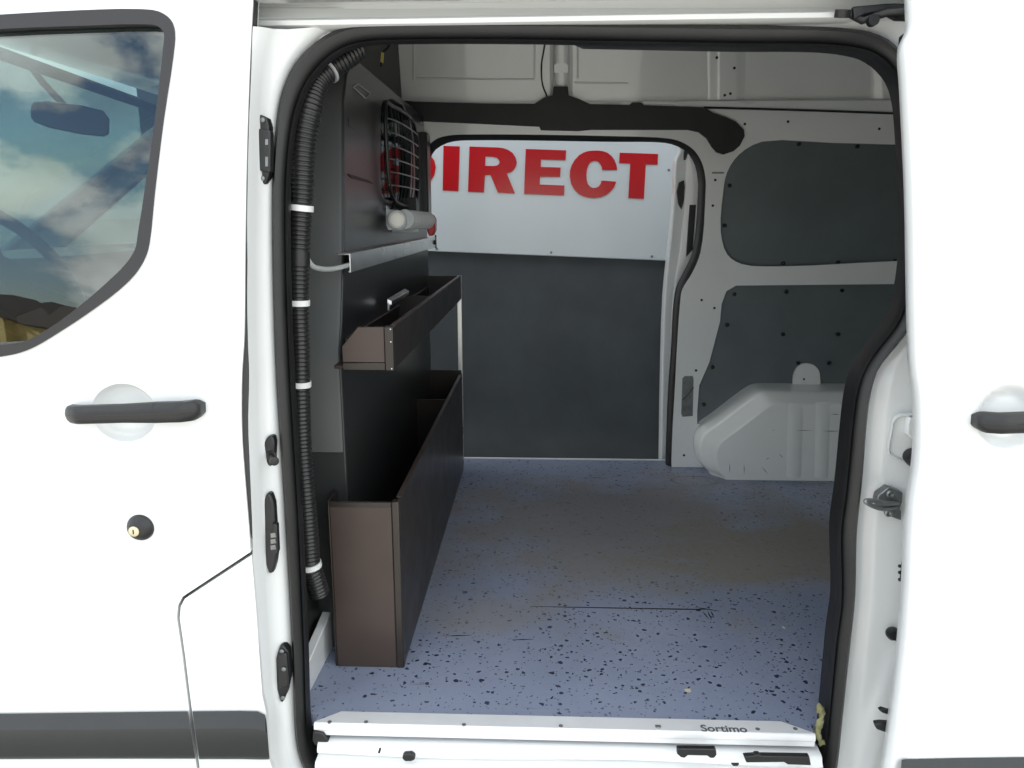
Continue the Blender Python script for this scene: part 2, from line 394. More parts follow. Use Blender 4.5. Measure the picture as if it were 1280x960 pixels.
# handle: pull bar with rounded ends standing off the skin
def handle(name, x0, x1, yc, par, off=0., S=skin, key=True):
    a = on(x0, yc + 3, S, off - .03); b = on(x1, yc - 2, S, off - .03); n = 30; rows = []
    for i in range(n + 1):
        t = .5 - .5 * math.cos(math.pi * i / n); p = a.lerp(b, t); e = min(t, 1 - t) * (b - a).length
        h = .0155 + .002 * min(1, max(0, (t - .45) / .25)); endr = min(1, (e + .0015) / .014); h *= (1 - (1 - endr) ** 2) ** .5
        st = S(p.z) + off; out = .024 * min(1, (e / .03)) ** .5 + .016
        dpt = .018
        rows.append([Vector((p.x, st - out + dpt * q, p.z + h * s)) for q, s in ((0, -.7), (-.12, -.2), (-.12, .2), (0, .75), (.25, 1), (1, 1), (1.2, .6), (1.2, -.6), (1, -1), (.25, -1))])
    bm = bmesh.new(); loft(bm, rows, True, True)
    o = build(name, bm, handle_m, par, sharp=45)
    for t0, t1 in ((.69, .695),):
        bm = bmesh.new(); loft(bm, [[q + Vector((0, (q.y > S(q.z) + off - .03) * -.0 - .0003, 0)) for q in ((Vector((a.lerp(b, t).x, v.y, v.z))) for v in rows[min(range(n + 1), key=lambda k: abs(.5 - .5 * math.cos(math.pi * k / n) - t0))])] for t in (t0, t1)], True, True)
        for v in bm.verts: v.co.z = (v.co.z - a.lerp(b, t0).z) * 1.01 + a.lerp(b, t0).z
        build('handle_seam', bm, plastic, par)
    ca, cb_ = rows[4], rows[n - 4]
    tubeo('handle_seam', [rows[k][2] * .5 + rows[k][1] * .5 + Vector((0, .0004, 0)) for k in range(3, n - 2)], .0011, plastic, par, 6)
    for t in (.10, .76):
        p = a.lerp(b, t); bm = bmesh.new(); box(bm, (p.x - .016, S(p.z) + off - .02, p.z - .009), (p.x + .016, S(p.z) + off + .006, p.z + .009)); build('handle_mount', bm, handle_m, par, bevel=.004)
    return o
handle('handle', 77, 248, 516, fdoor)
lk = on(176, 659, skin)
latheo('lock_bezel', lk + Vector((0, .006, 0)), (0, -1, .02), [(0, .0245), (.008, .0245), (.013, .022), (.02, .011), (.0205, .0)], plastic, fdoor, 32)
lc = lk + Vector((-.005, -.0125, -.002))
latheo('lock_barrel', lc, (0, -1, .0), [(0, .0095), (.0035, .0095), (.0045, .008), (.0046, .0)], brass, fdoor, 24)
boxo('keyhole', lc + Vector((-.001, -.0052, -.004)), lc + Vector((.001, -.004, .004)), plastic, fdoor, 0)
# ---- lower body panel behind the shut line, dark gap behind it
low = [(314.5, 694), (231, 748.5), (226, 758), (224.6, 772), (231.5, 820), (239.5, 885), (243.5, 915), (249.5, 960), (255, 1060), (352, 1060), (340, 960), (337, 949), (333, 893), (328, 870), (320, 760)]
lp = sideplate('rocker_panel', px(low, skin), [], skin, 0, .03, white, van, .04)
sideplate('shut_gap', px([(200, 700), (308, 690), (318, 800), (322, 1060), (200, 1060)], skin, .022), [], skin, .022, .01, plastic, lp, .08)
# ---- belt moulding (two lengths, split at the shut line)
def moulding(name, top, bot, par, S=skin, off=0.):
    rows = []
    for (x, y), (x2, y2) in zip(top, bot):
        r = []
        for t, o in ((0, .004), (.02, -.004), (.37, -.022), (.45, -.0235), (.93, -.020), (1, -.012), (1, .004)):
            r.append(on(x + (x2 - x) * t, y + (y2 - y) * t, S, off + o))
        rows.append(r)
    bm = bmesh.new(); loft(bm, rows, True, True); return build(name, bm, trim, par, sharp=25)
moulding('side_moulding', [(-420, 896), (-200, 893), (0, 891.5), (120, 890), (234.5, 888.5)], [(-420, 951), (-200, 950), (0, 949), (120, 948.5), (244, 948.5)], fdoor)
moulding('side_moulding', [(240.5, 888.5), (300, 888), (322, 888.5), (331, 893), (333, 900)], [(249, 949), (300, 949), (325, 949.5), (334, 949.5), (337, 949)], lp)
# ---- fender ahead of the door so the cab closes
boxo('front_fender', (-2.5, -.055, .35), (on(-420, 400, skin).x - .006, -.02, 1.3), white, van, .01)
# ---- near seal
seal_o = [(420, 985), (398, 975), (382, 960), (375, 945), (370, 920), (366, 820), (361, 720), (354, 600), (346, 480), (342, 360), (341, 240), (344, 175), (350, 125), (365, 85), (387, 59), (412, 41), (440, 31), (475, 28), (620, 27), (760, 29), (920, 31), (1042, 34), (1084, 39), (1108, 49), (1126, 68), (1137, 100), (1145, 180), (1151, 280), (1150, 350), (1141, 400), (1120, 430), (1096, 460), (1087, 489), (1082, 525), (1077, 593), (1070, 664), (1068, 738), (1060, 818), (1051, 904), (1045, 960), (1038, 985), (1020, 996), (720, 996), (440, 994)]
seal_i = [(436, 968), (424, 964), (410, 956), (399, 944), (391, 927), (387, 905), (384, 820), (380, 720), (374, 600), (367, 480), (362, 360), (361, 240), (364, 190), (370, 150), (383, 112), (402, 85), (425, 66), (450, 57), (480, 54), (620, 53), (760, 55), (920, 58), (1030, 59), (1066, 63), (1090, 70), (1112, 88), (1125, 112), (1133, 190), (1137, 280), (1133, 345), (1120, 398), (1090, 439), (1074, 466), (1066, 495), (1062, 525), (1053, 615), (1047, 660), (1048, 750), (1042, 794), (1035, 868), (1028, 934), (1023, 952), (1015, 964), (1000, 972), (720, 972), (450, 971)]
SO = spl(seal_o, 4, True); SI = spl(seal_i, 4, True)
def pair(outer, inner_, n):             # walk the outer loop, nearest following point on the inner one
    A = resample(outer, n, True); B = resample(inner_, n * 6, True); out = []
    for p in A: out.append((p, min(B, key=lambda q: (q - p).length)))
    return out
rows = []
for a, b in pair(SO, SI, 260):
    A = on(a[0], a[1], jamb); B = on(b[0], b[1], jamb)
    r = []
    for t, o in ((-.04, .012), (0, 0), (.12, -.014), (.35, -.022), (.62, -.019), (.8, -.008), (.84, -.004), (.92, -.010), (1, -.004), (1.04, .008), (1.03 if a[0] > 720 else .9, .04 if a[0] > 720 else .022), (0, .022)):
        q = A.lerp(B, t); r.append(Vector((q.x, q.y + o, q.z)))
    rows.append(r)
bm = bmesh.new(); loft(bm, rows + [rows[0]], True); bmesh.ops.remove_doubles(bm, verts=bm.verts, dist=1e-5)
build('door_seal', bm, rubber, van, sharp=50)
def sx(y, side, which=seal_o):           # x of the seal edge at image row y
    P = [tuple(p) for p in spl(which, 4, True)]; best = None
    for i in range(len(P)):
        a, b = P[i - 1], P[i]
        if (a[1] <= y) != (b[1] <= y):
            x = a[0] + (b[0] - a[0]) * (y - a[1]) / (b[1] - a[1])
            if (side < 0 and x < 700) or (side > 0 and x > 700): best = x if best is None else (max if side < 0 else min)(best, x) if False else x
    return best
def ex(tab, y): return interp([(b, a) for a, b in tab], y)
# ---- B-pillar jamb: from the door edge, back over a rounded shoulder to the seal
edge_tab = [(319, -60), (318, 0), (313.5, 80), (310, 200), (308, 330), (308.5, 420), (310, 470), (310.5, 540), (313, 600), (315.5, 660), (316, 700), (320, 760), (328, 870), (333, 893), (337, 949), (342, 985), (352, 1040)]
rows = []
for k in range(90):
    y = 33 + (1000 - 33) * k / 89
    yo = y
    A = on(ex(edge_tab, y), y, skin, .004)
    xs_ = sx(min(max(y, 33), 960), -1) if y < 960 else 382 + (y - 960) * .9
    B = on(xs_ + 6, y, jamb, .01)
    r = [A + Vector((-.004, .03, 0)), A]
    for t, q in ((.07, .10), (.16, .34), (.3, .52), (.5, .62), (.7, .70), (.85, .82), (1, 1)):
        p = A.lerp(B, t); p.y = A.y + (B.y - A.y) * q; r.append(p)
    rows.append(r)
bm = bmesh.new(); loft(bm, rows); bp = build('door_pillar', bm, white, van, sharp=60)
bp['label'] = 'white door pillar with black lock plates on it'
def pil(y, t):                           # a point on the pillar face
    A = on(ex(edge_tab, y), y, skin, .004); B = on(sx(y, -1) + 6, y, jamb, .01); p = A.lerp(B, t); p.y = A.y + (B.y - A.y) * (.52 + (t - .3) * .45); return p
def plate_px(name, outline, Yv, th, m, par, bevel=.002, **k):
    pts = [at(a, b, Yv) for a, b in outline]; return prismo(name, pts, (0, th, 0), m, par, bevel, **k)
# door lock plates on the pillar
yv = pil(190, .45).y - .010
plate_px('lock_plate', [(324, 142), (333, 147), (336, 157), (336, 218), (332, 231), (322, 227), (321, 215), (321, 155)], yv, .025, plastic, bp, .003)
plate_px('lock_cover', [(323, 160), (338, 163), (338, 216), (322, 213)], yv - .006, .02, plastic, bp, .003)
for q in (150, 223): latheo('screw', at(328.5, q, yv - .001), (0, -1, 0), [(0, .004), (.002, .004), (.003, .002), (.003, 0)], steel, bp, 10)
for a, b in ((174, 181), (196, 208)): plate_px('contact', [(331.5, a), (335, a), (335, b), (331.5, b)], yv - .008, .004, steel, bp, 0)
yv = pil(565, .5).y - .008
plate_px('guide_plate', [(335, 545), (341, 546), (343, 553), (342, 577), (338, 584), (333, 580), (328, 574), (328, 556)], yv, .02, plastic, bp, .003)
latheo('guide_pin', at(339, 569, yv), (.55, -1, -.08), [(-.004, .0085), (.002, .0085), (.002, .0045), (.026, .0045), (.026, .008), (.034, .008), (.035, .005)], plastic, bp, 16)
yv = pil(668, .5).y - .02
plate_px('contact_plate', [(333, 617), (338, 618), (342, 630), (344, 660), (346, 690), (344, 705), (341, 716), (336, 718), (332, 706), (329, 660), (328, 630)], yv, .02, plastic, bp, .004)
plate_px('contact_block', [(341, 655), (346, 656), (347.5, 690), (344, 695), (339, 690)], yv - .008, .014, plastic, bp, .002)
for a in (667, 674.5, 682): plate_px('contact', [(338, a), (344, a - 1), (345, a + 4.5), (338.5, a + 5.5)], yv - .010, .004, steel, bp, 0)
yv = pil(842, .5).y - .008
plate_px('lock_plate', [(350, 807), (354, 807), (360, 815), (362, 846), (358, 868), (353, 879), (350, 877), (346, 862), (344, 824)], yv, .022, plastic, bp, .003)
plate_px('lock_cover', [(346, 818), (358, 817), (361, 857), (349, 861)], yv - .007, .014, plastic, bp, .003)
for q in ((352.5, 814), (354, 872), (355, 836)): latheo('screw', at(q[0], q[1], yv - .001 - (.007 if q[1] == 836 else 0)), (0, -1, 0), [(0, .0045), (.002, .0045), (.003, .002), (.003, 0)], steel, bp, 10)

# ---- header over the opening: lip, roller track, overhanging skin
prof = [(.10, 1.898), (.066, 1.901), (.052, 1.905), (.049, 1.912), (.056, 1.917), (.088, 1.920), (.092, 1.926), (.088, 1.945), (.06, 1.957), (.02, 1.96)]
bm = bmesh.new(); xa, xb = -.60, XR
loft(bm, [[(x, y, z + .003 * math.sin(x * 2.1)) for y, z in prof] for x in [xa + (xb - xa) * i / 40 for i in range(41)]])
hd = build('door_header', bm, white, van, sharp=50)
z0 = 1.936
sideplate('upper_side', [(-.62, z0 - .004), (XR, z0 + .006), (XR, 2.47), (-.62, 2.47)], [], skin, 0, .03, white, van, .08, .004)
# infill between track and seal corners
rows = []
for k in range(60):
    x = 316 + (1150 - 316) * k / 59
    yb = interp([(300, 62), (350, 62), (387, 64), (412, 46), (440, 36), (475, 33), (1042, 39), (1084, 44), (1108, 54), (1126, 73), (1150, 120)], x)
    a = on(x, 22, jamb, -.012 if 420 < x < 1060 else -.02); b = on(x, yb, jamb, .006); rows.append([a + Vector((0, .02, .02)), a, a.lerp(b, .5) + Vector((0, .001, 0)), b])
bm = bmesh.new(); loft(bm, rows); build('header_flange', bm, white, hd, sharp=60)
# roller arm in the track
ra = thing  # (name kept for readability of the parts below)
tubeo('roller_arm', [on(1140, 14, jamb, -.07), on(1110, 15, jamb, -.06), on(1092, 20, jamb, -.045), on(1078, 25, jamb, -.04), on(1062, 16, jamb, -.04)], .0075, plastic, hd, 8)
plate_px('roller_bracket', [(1066, 8), (1110, 4), (1138, 4), (1138, 26), (1120, 25), (1100, 14), (1080, 18), (1068, 24)], .028, .01, plastic, hd, .002)
latheo('roller', on(1053, 17, jamb, -.05), (0, -.3, 1), [(-.006, .006), (-.006, .0125), (.006, .0125), (.006, .006)], rubber, hd, 18)
latheo('roller', on(1089, 27, jamb, -.048), (0, -1, 0), [(0, .006), (0, .009), (.012, .009), (.012, .004)], rubber, hd, 16)
plate_px('stop_block', [(1130, 43), (1137, 38), (1137, 48), (1129, 57)], -.02, .02, rubber, hd, .002)

# ---- C-pillar jamb behind the opening
rows = []
for k in range(100):
    y = 25 + (1010 - 25) * k / 99
    xs_ = sx(min(max(y, 36), 960), 1) if y < 960 else 1045 - (y - 960) * .3
    if y < 110: xs_ = interp([(25, 1060), (39, 1084), (49, 1108), (68, 1126), (110, 1138)], y)
    A = on(xs_ - 6, y, jamb, .012); r = []
    ctab = [(0, 0), (.05, .006), (.10, .006), (.16, -.004), (.30, -.009), (.45, -.010), (.58, -.015), (.72, -.016), (.9, -.03), (1, -.05), (1.15, -.075)]
    rx_ = on(interp([(740, 1142), (790, 1122), (860, 1098), (960, 1064), (1010, 1048)], y), y, jamb).x
    for k2 in range(60):
        t = 1.15 * k2 / 59; x = A.x + t * .26; o = (interp(ctab, t - .02) + interp(ctab, t) + interp(ctab, t + .02)) / 3
        g = (x - rx_) / .010; rd = (1 / (1 + math.exp(-max(-30, min(30, g * 2)))) - 1 / (1 + math.exp(-max(-30, min(30, (g - 4.5) * 2))))) * min(1, max(0, (y - 745) / 40))
        r.append(Vector((x, jamb(A.z) + .012 + o - .007 * rd, A.z)))
    rows.append(r)
bm = bmesh.new(); loft(bm, rows); cp = build('rear_pillar', bm, white, van, sharp=60)
cp['label'] = 'white rear door pillar with a steel striker'
# striker
Y = -.012
plate_px('striker_plate', [(1098, 619), (1106, 613), (1111, 609), (1127, 615), (1129, 616), (1128, 628), (1125, 636), (1127, 640), (1127, 651), (1116, 647), (1106, 641), (1103, 636), (1098, 634), (1096, 626)], Y, .02, steel, cp, .002)
tubeo('striker_loop', spl([at(1122, 629, Y - .002), at(1108, 629, Y - .028), at(1088, 625.5, Y - .04), at(1082, 626.5, Y - .043), at(1086, 630, Y - .042), at(1102, 636, Y - .03), at(1120, 634, Y - .002)], 6), .0042, steel, cp, 10)
for a, b in ((1112, 617), (1110, 640.5)): latheo('bolt', at(a, b, Y - .001), (0, -1, 0), [(0, .0075), (.004, .0075), (.006, .005), (.004, .004), (.002, .0)], steel, cp, 14)
# recess with bump stop
rp = spl([(1118, 526), (1124, 521), (1133, 519.5), (1160, 523), (1160, 584), (1135, 579), (1119, 572), (1112, 566), (1112, 556), (1115, 540)], 4, True)
yo_ = -.006
bm = bmesh.new(); P = [at(p[0], p[1], yo_ - .003) for p in rp]; cen = sum(P, Vector()) / len(P)
loft(bm, [[cen + (p - cen) * 1.06 + Vector((0, .006, 0)) for p in P], P, [cen + (p - cen) * .93 + Vector((0, .003, 0)) for p in P], [cen + (p - cen) * .86 + Vector((0, .012, 0)) for p in P]], True, True)
build('recess_pan', bm, white, cp, sharp=40)
plate_px('cover_flap', [(1137, 522), (1160, 525), (1160, 553), (1140, 549), (1134.5, 543), (1135, 530)], yo_ - .012, .014, white, cp, .002)
latheo('bump_stop', at(1141, 572, -.016), (-.2, -1, 0), [(-.01, .015), (.01, .015), (.018, .011), (.02, .004)], rubber, cp, 20)
boxo('contact_block', at(1130, 732, -.06) + Vector((0, 0, 0)), at(1136, 702, -.04), plastic, cp, .001)
for q in (708, 716, 725): latheo('contact_pin', at(1132, q, -.055), (-1, 0, .05), [(0, .0032), (.012, .0032), (.013, .002)], plastic, cp, 8)
latheo('plug', at(1116, 792, -.014), (-.1, -1, .1), [(-.004, .0125), (.004, .0125), (.01, .009), (.011, .002)], plastic, cp, 20)
latheo('plug', at(1122, 799, -.018), (-.1, -1, .1), [(-.004, .0055), (.006, .005), (.008, .002)], plastic, cp, 12)

# ---- open sliding door, slid back along the outside
dof = -.095
sd_l = [(1139, -60), (1138, 0), (1138, 36), (1129, 57), (1131, 110), (1137, 240), (1140, 406), (1142, 460), (1147, 500), (1148, 540), (1146, 581), (1139, 630), (1135, 680), (1133, 732), (1127, 810), (1118, 886), (1112, 930), (1106, 970), (1100, 1060)]
rows = []
SD = resample(spl(sd_l, 4), 170)
for p in SD:
    A = on(p[0], p[1], skin, dof + .012); r = []
    yb = skin(A.z) + dof
    r += [Vector((A.x + .05, yb + .045, A.z)), Vector((A.x + .012, yb + .045, A.z)), Vector((A.x + .002, yb + .036, A.z)), Vector((A.x, yb + .02, A.z)), Vector((A.x + .001, yb + .008, A.z)), Vector((A.x + .006, yb + .001, A.z)), Vector((A.x + .014, yb + .0005, A.z)), Vector((A.x + .021, yb + .0012, A.z)), Vector((A.x + .028, yb - .0012, A.z)), Vector((A.x + .04, yb - .002, A.z))]
    X = A.x + .04
    hr = on(1262, 522, skin, dof)
    for x in [X + (2.25 - X) * ((i + 1) / 110) ** 1.6 for i in range(110)]:
        d = Vector(((x - hr.x) / .05, (A.z - hr.z) / .05)).length
        r.append(Vector((x, yb - .002 + .016 * min(1, max(0, 1 - d) / .22) ** .8, A.z)))
    r += [Vector((2.25, yb + .045, A.z))]
    rows.append(r)
bm = bmesh.new(); loft(bm, rows); sdo = build('sliding_door', bm, white, van, sharp=60)
sdo['label'] = 'near sliding door pushed open towards the rear'
handle('handle', 1226, 1374, 527, sdo, dof)
moulding('side_moulding', [(1127, 949), (1136, 948), (1200, 946.5), (1400, 944)], [(1124, 1005), (1136, 1006), (1200, 1005), (1400, 1003)], sdo, skin, dof)
# guide fingers at the foot of the door edge
plate_px('guide_finger', [(1099, 888), (1103, 886), (1113, 889), (1117, 884), (1120, 866), (1121, 866), (1118, 900), (1112, 894), (1103, 891)], -.13, .008, plastic, sdo, .001)
plate_px('guide_finger', [(1094, 905), (1103, 904), (1117, 905), (1114, 930), (1110, 917), (1096, 912)], -.13, .012, plastic, sdo, .002)
# ---- body side behind the open door, roof, rear wall
sideplate('rear_side', [(on(1090, 500, jamb).x + .16, .4), (XR, .4), (XR, 2.0), (on(1090, 500, jamb).x + .16, 2.0)], [], skin, .06, .03, white, van, .1)
rows = []
for x in (-.62, .2, 1.2, XR):
    rows.append([(x, skin(2.46) + .02, 2.44), (x, .2, 2.475), (x, .5, 2.49), (x, .86, 2.495), (x, 1.22, 2.49), (x, 1.52, 2.475), (x, 1.64, 2.44)])
bm = bmesh.new(); loft(bm, rows); build('roof', bm, inner, van)
boxo('rear_wall', (XR, -.05, .45), (XR + .04, 1.78, 2.49), inner, van, 0)
boxo('underbody', (-2.4, .06, .42), (XR, 1.72, .54), black, van, 0)
# ---- floor
fxl, fxr = atz(393, 905).x, atz(1016, 912).x
pts = [(-.62, .02), (fxl, .02), (fxl, 0), (fxr, 0), (fxr, .02), (fxr + .03, .02), (fxr + .03, .06), (XR, .06), (XR, 1.726), (-.62, 1.726)]
bm = bmesh.new(); prism(bm, [(x, y, FLOOR - .03) for x, y in pts], (0, 0, .03)); flo = build('floor', bm, floorm, van)
flo['label'] = 'blue grey floor with dark speckles and a brown worn patch'
# open joint across the floor boards
j0, j1 = atz(690, 759), atz(868, 762)
bm = bmesh.new(); prism(bm, [j0 + Vector((-.05, .001, .0006)), j0 + Vector((.1, -.0015, .0006)), j1 + Vector((0, -.002, .0006)), j1 + Vector((.03, .001, .0006)), j1 + Vector((0, .002, .0006)), j0 + Vector((.1, .002, .0006))], (0, 0, .0006)); build('floor_joint', bm, plastic, flo)
for q in ((866, 762, 884, 761), (878, 764, 886, 774), (884, 763, 890, 776), (888, 763, 893, 773), (868, 759, 900, 764), (640, 800, 668, 799), (560, 795, 590, 794), (735, 596, 758, 598)):
    A_ = atz(q[0], q[1], FLOOR + .0003); B_ = atz(q[2], q[3], FLOOR + .0003); dd = (B_ - A_).normalized().cross(Vector((0, 0, 1))) * .0022; M_ = A_.lerp(B_, .45)
    bm = bmesh.new(); prism(bm, [A_, M_ - dd, B_, M_ + dd * .8], (0, 0, .0004)); build('scuff_mark', bm, trim, flo)
# ---- sill: aluminium edge strip, painted step under it
sl, sr = atz(392, 908).x, atz(1017, 917).x
prof = [(.022, FLOOR + .001), (.022, FLOOR + .004), (-.016, FLOOR + .005), (-.019, FLOOR + .003), (-.021, FLOOR - .004), (-.021, FLOOR - .008), (-.018, FLOOR - .012), (-.018, FLOOR - .022), (-.014, FLOOR - .024), (-.014, FLOOR - .004), (.02, FLOOR - .001)]
prof = [(y, z) for y, z in prof]
bm = bmesh.new()
rows = []
for x, tpr in ((sl, 1), (sl + .045, 0), (sl + .3, 0), (sr - .3, 0), (sr - .055, 0), (sr, 1)):
    rows.append([(x, (y if y < 0 else y - .034 * tpr if y > .01 else y), z) for y, z in prof])
loft(bm, rows, True, True); st = build('sill_strip', bm, alup, van, sharp=30)
st['label'] = 'aluminium sill strip with small screws and a printed name'
scr = None
for a, b in ((412, 902.5), (457.5, 902.5), (580, 906), (701, 907.5), (947, 911.5), (994, 911)):
    p = atz(a, b, FLOOR + .005)
    if scr is None: scr = latheo('screw', p, (0, 0, 1), [(-.002, .0042), (.0012, .0042), (.0018, .0025), (.0008, .002), (.0006, 0)], steel, st, 12)
    else: twin(scr, p + Vector((0, 0, -.002)), st)
p = atz(823, 909, FLOOR + .005); boxo('burr', p + Vector((-.006, -.004, 0)), p + Vector((.005, .004, .003)), steel, st, .001)
# printed name
tcu = bpy.data.curves.new('text', 'FONT'); tcu.body = 'Sortimo'; tcu.offset = .022; tcu.extrude = .0
to = bpy.data.objects.new('text', tcu); COL.objects.link(to); bpy.context.view_layer.update()
me = bpy.data.meshes.new_from_object(to.evaluated_get(bpy.context.evaluated_depsgraph_get())); bpy.data.objects.remove(to)
bm = bmesh.new(); bm.from_mesh(me); wv = [v.co.x for v in bm.verts]; w0, w1 = min(wv), max(wv)
ta, tb = atz(878, 916.5, FLOOR + .0055), atz(936, 918, FLOOR + .0055)
hgt = .0215
for v in bm.verts: v.co = Vector((ta.x + (v.co.x - w0) / (w1 - w0) * (tb.x - ta.x), -.0165 + v.co.y / .73 * hgt * .95, FLOOR + .0056))
build('printed_name', bm, ink, st, recalc=False)
# painted step below the strip
prof = [(.03, FLOOR - .033), (-.010, FLOOR - .033), (-.024, FLOOR - .034), (-.030, FLOOR - .037), (-.034, FLOOR - .046), (-.036, FLOOR - .052), (-.030, FLOOR - .054), (-.028, FLOOR - .058), (-.048, FLOOR - .060), (-.053, FLOOR - .066), (-.056, FLOOR - .10), (-.06, FLOOR - .2)]
bm = bmesh.new(); sl2 = atz(396, 940).x
rows = []
for i in range(40):
    x = sl2 - .02 + (sr + .012 - sl2 + .02) * i / 39
    rows.append([(x, y + (.004 * math.sin(x * 9) if 4 < k < 8 else 0), z) for k, (y, z) in enumerate(prof)])
loft(bm, rows); sst = build('sill_step', bm, white, van, sharp=45)
def hole(name, a, b, rx, ry, Y):
    c = at(a, b, Y); bm = bmesh.new(); loft(bm, [ring(c + Vector((0, -.0015, 0)), (0, 1, 0), rx, 24, ry), ring(c + Vector((0, .01, 0)), (0, 1, 0), rx, 24, ry)], True, True)
    return build(name, bm, plastic, sst)
plate_px('drain_plug', [(505, 943.5), (514, 943), (518.5, 946), (518.5, 950), (514, 952), (506, 952), (503, 949), (503, 945.5)], -.058, .012, plastic, sst, .002)
hole('drain_hole', 474, 940, .0022, .0022, -.050)
plate_px('sill_clip', [(846.5, 936), (895, 936.5), (896, 944), (893, 948), (888, 948), (884, 945), (860, 944.5), (856, 948), (851, 947), (846.5, 943)], -.058, .012, plastic, sst, .002)
plate_px('sill_clip', [(930, 946), (943, 945), (944, 943.5), (950, 943.5), (951, 945), (1012, 946), (1014, 957), (985, 956), (980, 953), (933, 953.5)], -.062, .012, plastic, sst, .002)
plate_px('sill_hook', [(914, 955), (924, 955), (922, 957.5), (917, 957.5)], -.06, .004, plastic, sst, 0)
plate_px('end_cap', [(391, 914), (404, 917), (409, 924), (411, 930), (394, 933), (390, 926)], -.024, .02, rubber, sst, .003)
# old sealant by the right-hand end of the sill
bm = bmesh.new(); fp = spl([at(1022, 880, .0), at(1026, 895, -.002), at(1022, 908, -.003), at(1021, 920, -.004), at(1026, 930, -.006)], 5)
tube(bm, fp, lambda i: .0035 + .004 * abs(math.sin(i * .55)), 9)
for v in bm.verts: v.co += Vector((random.gauss(0, .0012) + .002, random.gauss(0, .001), random.gauss(0, .0015)))
build('sealant', bm, foam, sst, sharp=80)

# ---- pillar trim just inside the opening (dark), painted foot under it
rows = []
XB = -.505
for k in range(70):
    y = 50 + (840 - 50) * k / 69
    xi = interp([(40, 478), (54, 470), (57, 450), (66, 425), (85, 402), (112, 383), (150, 370), (190, 364), (240, 361), (360, 362), (480, 367), (600, 374), (720, 380), (820, 384), (905, 387)], y)
    A = on(xi - 3, y, jamb, .03); B = Vector((min(A.x - .03, XB - .002), .25, A.z)); r = []
    if A.z > 1.8: B.y = .25
    for t in (0, .08, .3, .6, 1): p = A.lerp(B, t); p.x -= .034 * math.sin(math.pi * t); r.append(p)
    rows.append(r)
bm = bmesh.new(); loft(bm, rows); build('pillar_trim', bm, plastic, van, sharp=60)
# ---- bulkhead
gy0, gy1 = atx(477, 190, -.43).y, atx(512, 200, -.43).y
XP = -.43
def bx_(u, v): return Vector((XP, u, v))
def bwide(u, v): return Vector((XB - .01, u, v))
gh = [(p.y, p.z) for p in (atx(a, b, XP) for a, b in ((480, 126), (512, 150), (512, 247), (505, 250), (484, 249), (477, 240), (476, 180), (477, 135)))]
gh = [tuple(p) for p in spl([Vector(p) for p in gh], 3, True)]
ledge = [(p.y, p.z) for p in (atx(a, b, XP) for a, b in ((443, 73), (434, 92), (430, 125), (430, 330), (428, 400), (424, 440), (421, 480), (418, 545), (406, 560), (403, 600), (402, 700), (402, 780)))]
ztop = atx(480, 104, XP).z
ledge = [(max(a, .262), b) for a, b in ledge]
out = [(1.585, ztop), (ledge[0][0] + .02, ztop)] + ledge + [(ledge[-1][0], FLOOR + .002), (1.625, FLOOR + .002), (1.625, 1.3), (1.6, 1.7)]
bm = bmesh.new(); sheet(bm, out, [gh], bx_, bwide, .06); bk = build('bulkhead', bm, bulk, van, bevel=.006, sharp=40)
rt = [p for p in ledge if p[1] > .93]
bm = bmesh.new(); loft(bm, [[(XB - .02, u - .003, v) for u, v in rt], [(XP - .012, u - .003, v) for u, v in rt], [(XP - .005, u - .001, v) for u, v in rt]]); build('edge_trim', bm, bgrey, bk, sharp=60)
p0, p1 = atz(384, 872), atz(421, 800)
bm = bmesh.new(); prism(bm, [p0, p1, p1 + Vector((0, 0, .10)), p1.lerp(p0, .35) + Vector((0, 0, .085)), p0 + Vector((0, 0, .065))], (-.02, -.006, 0)); build('pillar_foot', bm, white, van, bevel=.002)
bp_ = [atz(384, 872) + Vector((-.004, .0, .05)), p1 + Vector((-.004, 0, .085))]
bk['label'] = 'dark grey steel bulkhead with a barred window'
bm = bmesh.new(); box(bm, (XB - .03, .11, .5), (XB - .0105, .62, 2.48)); box(bm, (XB - .03, 1.24, .5), (XB - .0105, 1.70, 2.48)); box(bm, (XB - .03, .62, .5), (XB - .0105, 1.24, 1.5)); box(bm, (XB - .03, .62, 1.9), (XB - .0105, 1.24, 2.48)); build('rear_cab_wall', bm, black, van)
boxo('window_pane', (XP - .022, gy0 - .03, 1.60), (XP - .018, gy1 + .05, 1.9), pane_m, bk, 0)
boxo('emboss', Vector((XP, 0, 0)) + Vector((0, .42, 1.775)), Vector((XP + .0015, .50, 1.795)), greyp if False else bulk, bk, .0005)
lb = [atx(a, b, XP + .002) for a, b in ((442, 109), (447, 105), (463, 117), (457, 123))]
for i in range(4): tubeo('label_frame', [lb[i], lb[(i + 1) % 4]], .0016, greyp, bk, 6)
sl_ = [atx(a, b, XP + .001) for a, b in ((434, 217), (438, 222), (467, 230), (460, 225))]
prismo('slot', sl_, (.001, 0, 0), black, bk, 0)
